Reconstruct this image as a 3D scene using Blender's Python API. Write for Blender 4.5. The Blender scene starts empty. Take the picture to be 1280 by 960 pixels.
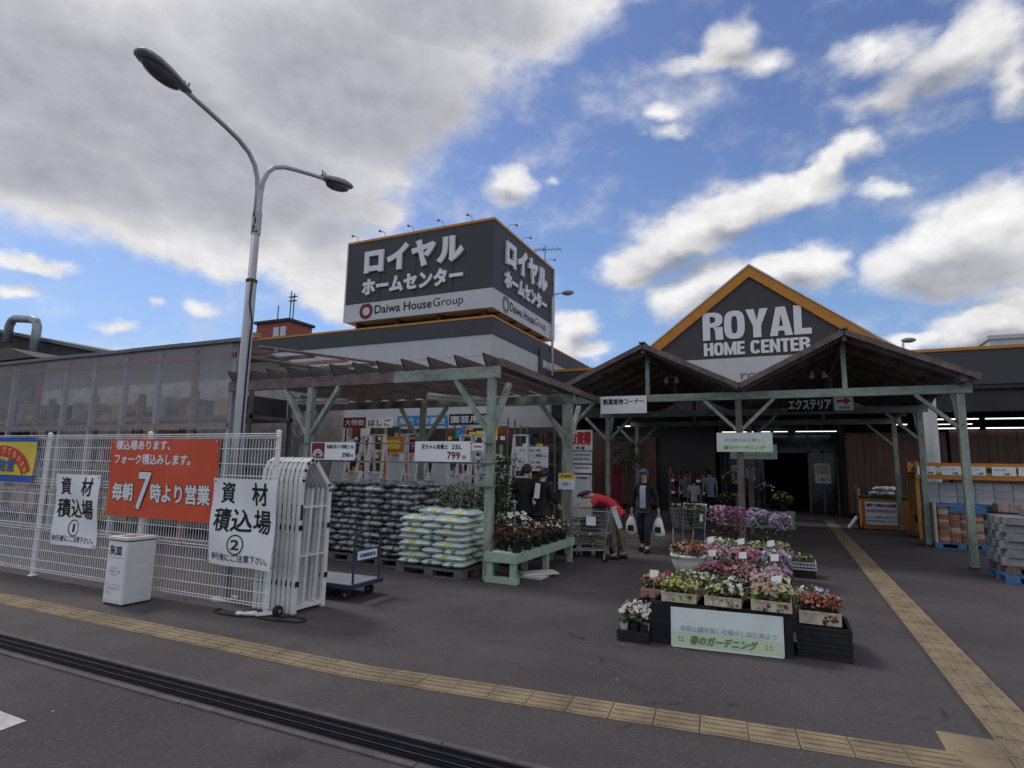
import bpy, math, random
from mathutils import Vector, Matrix
R = math.radians
PI = math.pi
rnd = random.Random(7)
scene = bpy.context.scene
COL = scene.collection

# ------------------------------------------------------------------ camera
cam_d = bpy.data.cameras.new('camera'); cam = bpy.data.objects.new('camera', cam_d); COL.objects.link(cam)
F, PITCH, ROLL, YAW = 733.5 / 1280 * 36, 0.141762, 0.0199715, -0.43677
cam_d.sensor_width = 36; cam_d.sensor_fit = 'HORIZONTAL'; cam_d.lens = F; cam_d.clip_start = .05; cam_d.clip_end = 3000
fwd = Vector((math.sin(YAW) * math.cos(PITCH), math.cos(YAW) * math.cos(PITCH), math.sin(PITCH)))
rt0 = Vector((math.cos(YAW), -math.sin(YAW), 0)); up0 = rt0.cross(fwd)
rt = rt0 * math.cos(ROLL) + up0 * math.sin(ROLL) ; up = up0 * math.cos(ROLL) - rt0 * math.sin(ROLL)
mw = Matrix((rt, up, -fwd)).transposed().to_4x4(); mw.translation = (0, 0, 1.7)
cam.matrix_world = mw; scene.camera = cam

# ------------------------------------------------------------------ world and sun
SUN_AZ, SUN_EL = -78, 54          # degrees clockwise from +y, elevation
world = bpy.data.worlds.new('World'); scene.world = world; world.use_nodes = True
BIG=[(-61.5,29.3,16.8,7.6,1),(-69.1,28.5,11.0,7.4,1),(-43.9,36.1,19.1,6.4,1),(-29.3,41.2,14.7,4.4,1),(-25.1,43.5,16.3,3.5,1),(-51.6,25.3,16.5,6.7,1),(-43.3,29.4,7.1,6.1,1),(-64.2,20.8,11.1,3.9,1),(-38.9,33.3,5.7,4.7,1),(-54.9,18.7,8.0,2.6,1),(-44.1,19.0,5.3,3.5,1),(-41.6,15.7,3.8,2.6,1),(-39.1,23.2,3.5,1.7,1),(-37.7,26.7,2.4,1.1,1),(-41.5,25.7,3.9,2.7,1),
     (-95,32,22,14,1),(-40,58,45,14,1)]
SM=[(-66.0,14.5,3.0,0.8,1),(-66.7,12.3,1.2,0.5,0.8),(-57.7,12.3,1.0,0.6,0.7),(-53.6,12.9,1.6,0.7,0.7),(-60.2,10.2,1.6,0.6,0.8),(-2.8,37.0,2.8,2.0,1),(-0.0,34.7,2.8,1.0,0.6),(-9.3,32.1,2.2,0.7,0.5),(-5.9,35.5,3.8,1.0,0.5),(-8.6,30.5,2.0,0.6,0.45),(8.5,33.5,3.6,1.5,0.8),(12.4,31.2,4.3,2.1,0.8),(16.7,31.8,3.4,2.9,0.9),(8.3,29.9,3.0,1.2,0.6),(18.1,28.2,1.4,2.0,0.8),(-14.8,19.2,3.1,1.9,1),(-10.1,20.8,4.1,2.6,1),(-5.6,22.2,4.3,2.7,1),(-1.3,23.7,4.1,2.2,1),(2.8,24.0,3.8,1.7,1),(6.7,27.0,2.2,1.4,1),(4.6,25.9,1.8,1.2,1),(9.0,23.4,1.7,0.7,0.6),(-8.7,15.6,3.6,2.1,1),(-5.0,17.2,3.5,1.8,1),(0.5,17.3,3.2,1.7,1),(3.9,17.6,2.2,2.1,1),(9.7,17.0,2.4,2.3,1),(13.0,18.3,3.0,3.3,1),(16.1,19.3,2.8,3.4,1),(17.6,16.1,3.4,3.4,1),(13.3,15.1,2.9,1.7,1),(13.0,11.5,2.9,1.4,1),(15.5,12.0,2.7,1.7,1),(9.0,10.8,1.9,0.8,1),(16.3,10.4,2.2,1.3,1),(-26.1,26.2,2.5,2.0,1),(-21.6,27.3,1.0,0.4,0.35),(-19.2,13.6,2.2,1.5,1),(-17.2,11.1,1.9,0.9,1),(-20.3,11.3,2.4,1.4,1),
    (120,45,50,30,1),(-140,40,45,30,1),(170,25,40,14,1),(60,38,20,16,.9),(80,14,30,6,1),(25,20,7,4,1)]  # unseen clouds outside the view, added so their light reaches the fronts
GREY=[(-63.0,28.2,14.7,6.2,1),(-43.7,33.2,16.4,6.8,1),(-32.7,39.9,12.9,3.2,1),(-51.6,24.7,14.9,5.3,1),(-65.4,22.2,10.3,3.8,1),(-42.8,21.4,4.6,4.1,0.7),(-9.5,18.6,5.0,1.5,0.8),(-3,20.8,5.0,1.2,0.75),(13.8,15.8,5.3,2.2,0.95),(14.9,10.3,4.2,1.0,0.8),(11.8,30.3,4.8,1.3,0.7),(-4,15.3,4.5,1.2,.7),(2,16.2,3,1,.6),(-26.1,25.3,2,1,.6),(-18.5,11.5,3,1,.6),(-2.5,35.8,3,1,.5),(-95,32,20,12,1)]

class NT:
    """terse node building"""
    def __init__(s, tree): s.t = tree
    def n(s, typ, inp=None, **kw):
        nd = s.t.nodes.new(typ)
        for k, v in kw.items(): setattr(nd, k, v)
        for k, v in (inp or {}).items(): s.put(nd.inputs[k], v)
        return nd
    def put(s, sock, v):
        if isinstance(v, bpy.types.NodeSocket): s.t.links.new(v, sock)
        else:
            try: sock.default_value = v
            except Exception: sock.default_value = tuple(v) + (1,)
    def m(s, op, a, b=0.0, c=0.0, clamp=False):
        return s.n('ShaderNodeMath', {0: a, 1: b, 2: c}, operation=op, use_clamp=clamp).outputs[0]
    def vm(s, op, a, b=(0, 0, 0), c=(0, 0, 0)):
        nd = s.n('ShaderNodeVectorMath', operation=op)
        s.put(nd.inputs[0], a)
        if op not in ('LENGTH',): s.put(nd.inputs[1], b)
        if op == 'MULTIPLY_ADD': s.put(nd.inputs[2], c)
        return nd.outputs['Value'] if op == 'LENGTH' else nd.outputs[0]
    def mix(s, f, a, b, blend='MIX'):
        nd = s.n('ShaderNodeMix', data_type='RGBA', blend_type=blend)
        s.put(nd.inputs[0], f); s.put(nd.inputs[6], a); s.put(nd.inputs[7], b)
        return nd.outputs[2]
    def step(s, x, lo, hi, a=0.0, b=1.0):
        return s.n('ShaderNodeMapRange', {0: x, 1: lo, 2: hi, 3: a, 4: b}, interpolation_type='SMOOTHSTEP').outputs[0]
    def noise(s, vec, scale, detail=4, rough=.5, out='Fac', **kw):
        nd = s.n('ShaderNodeTexNoise', {'Scale': scale, 'Detail': detail, 'Roughness': rough, **kw})
        if vec is not None: s.t.links.new(vec, nd.inputs['Vector'])
        return nd.outputs[out]

SKY_K, CLOUD_K = 0.086, 1.0
def build_world():
    w = NT(world.node_tree); w.t.nodes.clear()
    out = w.n('ShaderNodeOutputWorld')
    sky = w.n('ShaderNodeTexSky', sky_type='NISHITA', sun_disc=False)
    sky.sun_elevation = R(SUN_EL); sky.sun_rotation = R(SUN_AZ); sky.air_density = 1.0; sky.dust_density = .6; sky.ozone_density = 2.5
    tc = w.n('ShaderNodeTexCoord').outputs['Generated']
    d = w.n('ShaderNodeSeparateXYZ', {0: tc})
    az = w.m('MULTIPLY', w.m('ARCTAN2', d.outputs[0], d.outputs[1]), 57.2958)
    el = w.m('MULTIPLY', w.m('ARCSINE', d.outputs[2]), 57.2958)
    P = w.n('ShaderNodeCombineXYZ', {0: az, 1: el}).outputs[0]
    Q = w.vm('MULTIPLY', tc, (1, 1, 1.5))
    wc = w.noise(Q, 5.0, 3, .5, 'Color')
    P = w.vm('ADD', P, w.vm('MULTIPLY', w.vm('SUBTRACT', wc, (.5, .5, .5)), (5.5, 3.6, 0)))
    wc2 = w.noise(Q, 26.0, 3, .55, 'Color')
    P = w.vm('ADD', P, w.vm('MULTIPLY', w.vm('SUBTRACT', wc2, (.5, .5, .5)), (2.2, 1.5, 0)))
    def field(blobs, P, add=True):
        acc = None
        for a, e, ra, re, s_ in blobs:
            q = w.vm('MULTIPLY_ADD', P, (1 / ra / 1.25, 1 / re / 1.25, 0), (-a / ra / 1.25, -e / re / 1.25, 0))
            l = w.m('MULTIPLY_ADD', w.vm('LENGTH', q), -s_, s_)
            if add: l = w.m('MAXIMUM', l, 0.0)
            acc = l if acc is None else w.m('ADD' if add else 'MAXIMUM', acc, l)
        return acc if add else w.m('MAXIMUM', acc, -1.0)
    DB, DS, G = field(BIG, P, False), field(SM, P), field(GREY, P, False)
    DS2 = field(SM[:-6], w.vm('ADD', P, (-.3, 1.5, 0)))
    n1 = w.noise(Q, 9.0, 9, .62)
    n2 = w.noise(w.vm('ADD', Q, (.012, -.012, -.03)), 9.0, 9, .62)
    nz = w.m('MULTIPLY_ADD', n1, 1.0, -.5)
    D = w.m('MAXIMUM', w.m('MULTIPLY', DB, 1.5), w.m('MULTIPLY_ADD', DS, 1.0, -.04))
    lit = w.m('MAXIMUM', w.m('MINIMUM', w.m('SUBTRACT', w.m('MINIMUM', DS, .9), w.m('MINIMUM', DS2, .9)), .35), -.35)
    alpha = w.step(w.m('MULTIPLY_ADD', nz, 1.25, D), -.12, .60)
    relief = w.m('MULTIPLY', w.m('SUBTRACT', n1, n2), 1.5)
    big = w.step(DB, .0, .30)
    grey = w.step(w.m('MULTIPLY_ADD', nz, .75, G), -.05, .65)
    br = w.m('ADD', w.m('SUBTRACT', 1.0, w.m('MULTIPLY', grey, .41)), w.m('MULTIPLY', relief, w.m('MULTIPLY_ADD', grey, -.25, .55)))
    br = w.m('ADD', br, w.m('MULTIPLY', lit, w.m('MULTIPLY_ADD', big, -.40, .42)))
    br = w.m('MAXIMUM', w.m('MULTIPLY', br, .655), .24)
    tint = w.mix(grey, (1.0, .985, .985), (.96, .965, 1.06))
    cl = w.vm('MULTIPLY', tint, w.n('ShaderNodeCombineXYZ', {0: br, 1: br, 2: br}).outputs[0])
    skyc = w.vm('MULTIPLY', sky.outputs[0], (SKY_K * .98, SKY_K * 1.0, SKY_K * 1.22))
    hz = w.step(el, 0.0, 34.0, .45, 0.0)
    skyc = w.mix(hz, skyc, (.24, .43, .68))
    col = w.mix(w.m('MULTIPLY', alpha, .97), skyc, cl)
    below = w.step(d.outputs[2], -.02, 0.0)
    col = w.mix(below, (.12, .11, .11), col)
    bg = w.n('ShaderNodeBackground', {'Color': col, 'Strength': CLOUD_K})
    w.t.links.new(bg.outputs[0], out.inputs[0])
    world.cycles.sampling_method = 'MANUAL'; world.cycles.sample_map_resolution = 1024
build_world()
sun_d = bpy.data.lights.new('sun', 'SUN'); sun = bpy.data.objects.new('sun', sun_d); COL.objects.link(sun)
sun_d.energy = 1.1; sun_d.angle = R(10); sun_d.color = (1, .95, .88)
sdir = Vector((math.sin(R(SUN_AZ)) * math.cos(R(SUN_EL)), math.cos(R(SUN_AZ)) * math.cos(R(SUN_EL)), math.sin(R(SUN_EL))))
sun.rotation_euler = sdir.to_track_quat('Z', 'Y').to_euler(); sun.location = (0, 0, 30)
vs = scene.view_settings
vs.view_transform = 'Standard'; vs.look = 'None'; vs.exposure = 0.26; vs.gamma = 1; vs.use_curve_mapping = False

# ------------------------------------------------------------------ materials
M = {}
def mat(name, base, rough=.6, var=.12, scale=4, bump=0, bscale=60, metal=0, dirt=0, dirtcol=(.05, .045, .04), rv=0, spec=.35, stretch=(1, 1, 1), emit=0):
    m = bpy.data.materials.new(name); m.use_nodes = True; w = NT(m.node_tree)
    b = w.t.nodes['Principled BSDF']
    tc = w.vm('MULTIPLY', w.n('ShaderNodeTexCoord').outputs['Object'], stretch)
    n = w.noise(tc, scale, 6, .6)
    lo = [max(0, c * (1 - var * 1.6)) for c in base]; hi = [min(1, c * (1 + var)) for c in base]
    c = w.mix(w.step(n, .25, .75), lo, hi)
    if rv:
        r_ = w.n('ShaderNodeObjectInfo').outputs['Random']
        k = w.m('MULTIPLY_ADD', r_, 2 * rv, 1 - rv)
        c = w.vm('MULTIPLY', c, w.n('ShaderNodeCombineXYZ', {0: k, 1: k, 2: k}).outputs[0])
    if dirt:
        dn = w.noise(tc, scale * 2.3, 8, .7)
        c = w.mix(w.m('MULTIPLY', w.step(dn, .5, .72), dirt), c, dirtcol)
    w.put(b.inputs['Base Color'], c)
    w.put(b.inputs['Roughness'], w.m('MULTIPLY_ADD', n, .25, rough - .12, True))
    b.inputs['Metallic'].default_value = metal; b.inputs['Specular IOR Level'].default_value = spec
    if bump:
        bn = w.noise(tc, bscale, 5, .6)
        bp = w.n('ShaderNodeBump', {'Strength': bump, 'Distance': .02, 'Height': bn}); w.put(b.inputs['Normal'], bp.outputs[0])
    if emit:
        b.inputs['Emission Color'].default_value = tuple(base) + (1,); b.inputs['Emission Strength'].default_value = emit
    M[name] = m
    return m

def asphalt(name, base, seed):
    m = bpy.data.materials.new(name); m.use_nodes = True; w = NT(m.node_tree); b = w.t.nodes['Principled BSDF']
    tc = w.vm('ADD', w.n('ShaderNodeTexCoord').outputs['Object'], (seed, seed * 2, 0))
    big = w.noise(tc, .35, 6, .6); mid = w.noise(tc, 2.2, 6, .65); fine = w.noise(tc, 55, 4, .7)
    vor = w.n('ShaderNodeTexVoronoi', {'Vector': tc, 'Scale': 70.0})
    c = w.mix(w.step(big, .3, .7), [x * .74 for x in base], [x * 1.24 for x in base])
    st_ = w.noise(w.vm('MULTIPLY', tc, (.25, 1.3, 1)), 1.1, 5, .6); c = w.mix(w.m('MULTIPLY', w.step(st_, .55, .68), .28), c, [x * .55 for x in base])
    ol = w.noise(tc, .9, 3, .5); c = w.mix(w.m('MULTIPLY', w.step(ol, .66, .74), .45), c, [x * .5 for x in base])
    pt = w.noise(w.vm('ADD', tc, (7, 3, 0)), .8, 7, .7); c = w.mix(w.m('MULTIPLY', w.step(pt, .58, .70), .30), c, [x * 1.55 for x in base])
    c = w.mix(w.m('MULTIPLY', w.step(mid, .45, .75), .35), c, [x * .62 for x in base])
    c = w.mix(w.m('MULTIPLY', w.step(fine, .35, .7), .5), [0, 0, 0], c, 'MIX') if False else w.mix(w.step(fine, .3, .75), w.vm('MULTIPLY', c, (.80, .80, .80)), w.vm('MULTIPLY', c, (1.16, 1.16, 1.16)))
    sp = w.n('ShaderNodeSeparateColor', {0: vor.outputs['Color']})
    c = w.mix(w.m('MULTIPLY', w.m('GREATER_THAN', sp.outputs[0], .95), .4), c, [x * 1.9 for x in base])
    # sparse pale crumbs and grit
    v2 = w.n('ShaderNodeTexVoronoi', {'Vector': tc, 'Scale': 5.0}); s2 = w.n('ShaderNodeSeparateColor', {0: v2.outputs['Color']})
    crumb = w.m('MULTIPLY', w.m('GREATER_THAN', s2.outputs[1], .86), w.m('LESS_THAN', v2.outputs['Distance'], .06))
    c = w.mix(crumb, c, (.34, .31, .28))
    # hairline cracks
    v3 = w.n('ShaderNodeTexVoronoi', {'Vector': w.vm('ADD', tc, w.vm('MULTIPLY', w.noise(tc, 3, 4, .6, 'Color'), (.35, .35, 0))), 'Scale': .42}, feature='DISTANCE_TO_EDGE')
    crack = w.m('MULTIPLY', w.m('LESS_THAN', v3.outputs['Distance'], .004), w.step(mid, .5, .62))
    c = w.mix(w.m('MULTIPLY', crack, .7), c, [x * .35 for x in base])
    w.put(b.inputs['Base Color'], c); w.put(b.inputs['Roughness'], w.m('MULTIPLY_ADD', mid, .2, .72))
    b.inputs['Specular IOR Level'].default_value = .3
    bp = w.n('ShaderNodeBump', {'Strength': .5, 'Distance': .006, 'Height': fine}); w.put(b.inputs['Normal'], bp.outputs[0])
    M[name] = m
asphalt('asphalt', (.080, .067, .069), 3)
asphalt('asphalt_road', (.072, .061, .064), 9)
mat('tile', (.26, .20, .125), .75, .22, 3, .3, 120, dirt=.45, dirtcol=(.10, .08, .06))
mat('tile_dark', (.06, .052, .048), .85)
mat('grate', (.009, .0095, .012), .8, .2, 8, spec=.06)
mat('grate_bright', (.16, .16, .165), .4, .2, 6, metal=.6)
mat('concrete', (.12, .10, .095), .85, .2, 5, .4, 90, dirt=.5)
mat('road_paint', (.50, .49, .48), .7, .12, 9, .2, 80, dirt=.5, dirtcol=(.1, .09, .09))
mat('white_steel', (.76, .76, .76), .42, .06, 4, dirt=.10, dirtcol=(.3, .25, .2))
mat('gate_white', (.70, .69, .67), .45, .10, 3, dirt=.32, dirtcol=(.25, .22, .19))
mat('pole_grey', (.42, .43, .45), .5, .10, 3, dirt=.15, dirtcol=(.2, .17, .15), stretch=(1, 1, .3))
mat('lamp_grey', (.26, .28, .29), .5, .1, 5)
mat('lamp_glass', (.10, .10, .11), .15, .1, 5, spec=.6)
mat('rust', (.12, .06, .035), .9, .4, 14)
mat('bin_white', (.66, .66, .65), .45, .06, 3, dirt=.18, dirtcol=(.3, .28, .25))
mat('black_plastic', (.018, .018, .020), .5, .2, 8, rv=.2)
mat('dark', (.012, .011, .012), .7, .2)
mat('ink', (.016, .016, .018), .8, .05)
mat('ink_grey', (.20, .20, .21), .8, .05)
mat('sign_white', (.78, .78, .79), .6, .04, 2.5, bump=.14, bscale=7, dirt=.07, dirtcol=(.45, .43, .40))
mat('letter_white', (.74, .74, .76), .5, .03)
mat('banner_orange', (.62, .085, .03), .6, .09, 2, bump=.12, bscale=6, dirt=.10, dirtcol=(.45, .12, .07))
mat('red', (.55, .035, .04), .6, .08)
mat('dark_red', (.17, .018, .03), .6, .1)
mat('ban_yellow', (.72, .55, .05), .6, .05)
mat('ban_blue', (.03, .10, .42), .6, .05)
mat('blue_sign', (.05, .25, .55), .6, .06)
mat('sign_grey', (.058, .058, .066), .55, .06, 1.5, spec=.3)
mat('band_white', (.55, .55, .56), .55, .04, 1.5, dirt=.1, dirtcol=(.35, .33, .32))
mat('siding', (.50, .50, .51), .6, .05, .8, dirt=.12, dirtcol=(.3, .29, .28), stretch=(1, 1, .25))
mat('orange_trim', (.52, .22, .035), .55, .08)
mat('trim_white', (.8, .8, .8), .5, .05)
mat('wall_dark', (.040, .034, .034), .7, .2, 1.2)
mat('wall_brown', (.10, .050, .040), .75, .25, 2, stretch=(6, 6, .6))
mat('glass_dark', (.014, .015, .018), .12, .2, 2, spec=.5)
mat('wood_green', (.29, .325, .275), .75, .25, 7, .3, 50, dirt=.65, dirtcol=(.13, .12, .10), stretch=(1, 1, .35))
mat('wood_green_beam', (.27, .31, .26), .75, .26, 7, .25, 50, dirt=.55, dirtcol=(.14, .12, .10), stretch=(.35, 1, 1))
mat('bench_green', (.34, .45, .33), .7, .12, 6, .2, 50, dirt=.25, dirtcol=(.16, .15, .12))
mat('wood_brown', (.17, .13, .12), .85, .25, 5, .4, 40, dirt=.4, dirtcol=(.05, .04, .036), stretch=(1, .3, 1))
mat('rafter_dark', (.10, .080, .075), .85, .25, 5, .3, 40, dirt=.4, stretch=(1, .3, 1))
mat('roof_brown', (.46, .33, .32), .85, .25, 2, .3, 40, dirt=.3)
mat('wood_orange', (.42, .24, .11), .8, .2, 6, .3, 40)
mat('wood_pink', (.34, .19, .15), .8, .2, 6, .3, 40)
mat('pipe', (.16, .15, .15), .5, .15, 5, metal=.3)
mat('tube_white', (.72, .73, .74), .35, .04)
mat('light_on', (1, .97, .92), .5, 0, emit=1.6)
mat('soil_bag', (.10, .11, .112), .27, .3, 9, .5, 22, rv=.35, spec=.55)
mat('soil_bag_print_glint', (.36, .38, .38), .35, .1, 9, .4, 22, spec=.5)  # pale bag print, also the colour of the painted gloss streaks
mat('green_bag', (.58, .65, .61), .3, .12, 5, .4, 20, rv=.12, spec=.5)
mat('green_bag_print', (.10, .30, .17), .3, .15, 5, .4, 20)
mat('yellow_bag_print', (.55, .55, .16), .3, .15, 5, .4, 20)
mat('pallet_grey', (.13, .12, .115), .75, .2, 5)
mat('pallet_blue', (.07, .18, .36), .6, .15, 4, dirt=.25)
mat('trolley_blue', (.035, .045, .085), .5, .15)
mat('trolley_deck', (.26, .27, .30), .5, .12, 6)
mat('rubber', (.02, .02, .02), .8, .2)
mat('steel', (.45, .45, .46), .35, .08, 6, metal=.7)
mat('alu', (.74, .75, .76), .4, .06, 6, metal=.05)
mat('wire_chrome', (.40, .40, .41), .3, .08, 6, metal=.7)
mat('leaf_dark', (.030, .060, .022), .6, .3, 14, rv=.1)
mat('leaf_mid', (.060, .110, .032), .6, .3, 14, rv=.1)
mat('leaf_light', (.13, .20, .06), .6, .25, 14)
mat('leaf_lime', (.28, .34, .07), .6, .25, 14)
mat('leaf_silver', (.24, .31, .20), .6, .2, 14)
mat('leaf_red', (.15, .025, .028), .6, .3, 14)
mat('fl_white', (0.688, 0.671, 0.636), .6, .06, 20)
mat('fl_cream', (0.482, 0.439, 0.241), .6, .08, 20)
mat('fl_peach', (0.447, 0.241, 0.155), .6, .1, 20)
mat('fl_salmon', (0.482, 0.241, 0.224), .6, .1, 20)
mat('fl_pink', (0.396, 0.12, 0.241), .6, .12, 20)
mat('fl_palepink', (0.482, 0.31, 0.378), .6, .1, 20)
mat('fl_magenta', (0.206, 0.03, 0.112), .6, .15, 20)
mat('fl_purple', (0.146, 0.06, 0.172), .6, .15, 20)
mat('fl_lilac', (0.284, 0.215, 0.378), .6, .1, 20)
mat('fl_red', (0.275, 0.022, 0.026), .6, .15, 20)
mat('fl_yellow', (0.516, 0.37, 0.052), .6, .1, 20)
mat('bark', (.09, .06, .045), .9, .3, 10, .5, 40)
mat('soil', (.035, .026, .020), .95, .3, 12, .4, 50)
mat('cardboard', (.50, .36, .21), .8, .1, 5)
mat('card_print', (.60, .52, .40), .7, .25, 16)
mat('card_print_red', (.52, .26, .26), .7, .3, 22)
mat('urn_white', (.66, .62, .56), .5, .06, 6, dirt=.2, dirtcol=(.3, .26, .2))
mat('pot_clear', (.45, .45, .45), .3, .1)
mat('banner_top', (.72, .78, .74), .55, .04)
mat('banner_low', (.60, .69, .50), .55, .05)
mat('lime_board', (.64, .71, .65), .55, .05)
mat('print_green', (.16, .27, .07), .6, .05)
mat('print_pale', (.42, .50, .50), .6, .05)
mat('skin', (.50, .31, .24), .55, .06)
mat('hair', (.02, .017, .016), .5, .2)
mat('cloth_black', (.016, .016, .019), .8, .2, 4, .55, 14)
mat('cloth_navy', (.022, .023, .035), .8, .2, 4, .55, 14)
mat('cloth_grey', (.22, .22, .26), .8, .12, 4, .55, 14)
mat('cloth_lav', (.36, .37, .46), .8, .08, 4, .55, 14)
mat('cloth_red', (.55, .03, .045), .75, .1, 4, .55, 14)
mat('cloth_khaki', (.16, .13, .095), .85, .15, 4, .55, 14)
mat('cloth_white', (.62, .62, .63), .8, .06, 4, .55, 14)
mat('cap_blue', (.07, .09, .14), .8, .1)
mat('bag_white', (.72, .72, .73), .4, .05, 6, .3, 20)
mat('box_orange', (.52, .19, .055), .6, .08)
mat('brick_red', (.30, .135, .095), .85, .3, 9, .4, 40, rv=.25)
mat('brick_pale', (.45, .32, .25), .85, .25, 9, .4, 40)
mat('block_grey', (.27, .27, .285), .85, .14, 4, .5, 60, rv=.12)
mat('block_white', (.40, .40, .41), .8, .1, 4, rv=.15)
mat('board_cream', (.46, .42, .33), .8, .12)
mat('shed_dark', (.045, .045, .050), .8, .2, 2)
mat('galv', (.26, .29, .32), .4, .12, 3, metal=.4)
mat('brick_hut', (.30, .085, .065), .8, .15, 3)
mat('building_pale', (.55, .53, .52), .7, .06, 1)
mat('terracotta', (.28, .11, .07), .8, .15)
mat('print_blue', (.05, .10, .32), .6, .05)
mat('crate_white', (.62, .63, .63), .5, .05)
mat('navy_tarp', (.02, .025, .045), .6, .2)
mat('goods_dark', (.05, .045, .045), .8, .3, 3)
mat('goods_red', (.22, .06, .05), .7, .3, 3)
mat('goods_pale', (.33, .30, .29), .7, .2, 3)

def translucent(name, col, f, rough=.25):
    m = bpy.data.materials.new(name); m.use_nodes = True; w = NT(m.node_tree); w.t.nodes.clear()
    tc = w.n('ShaderNodeTexCoord').outputs['Object']
    n = w.noise(w.vm('MULTIPLY', tc, (1, 1, .25)), 2.5, 6, .65)
    d = w.n('ShaderNodeBsdfDiffuse', {'Color': w.mix(n, [c * .72 for c in col], [min(1, c * 1.2) for c in col])})
    tl = w.n('ShaderNodeBsdfTranslucent', {'Color': col})
    tr = w.n('ShaderNodeBsdfTransparent', {'Color': (.93, .92, .93)})
    gl = w.n('ShaderNodeBsdfGlossy', {'Color': (.8, .8, .8), 'Roughness': rough})
    a = w.n('ShaderNodeMixShader', {0: .35, 1: d.outputs[0], 2: tl.outputs[0]})
    b = w.n('ShaderNodeMixShader', {0: w.step(n, .2, .8, f - .08, f + .08), 1: a.outputs[0], 2: tr.outputs[0]})
    fr = w.n('ShaderNodeFresnel', {'IOR': 1.35})
    c = w.n('ShaderNodeMixShader', {0: fr.outputs[0], 1: b.outputs[0], 2: gl.outputs[0]})
    o = w.n('ShaderNodeOutputMaterial'); w.t.links.new(c.outputs[0], o.inputs[0]); M[name] = m
translucent('corrugated_clear', (.80, .75, .78), .73); translucent('roof_clear', (.8, .78, .78), .85)
translucent('bag_film', (.80, .80, .82), .12)

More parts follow.
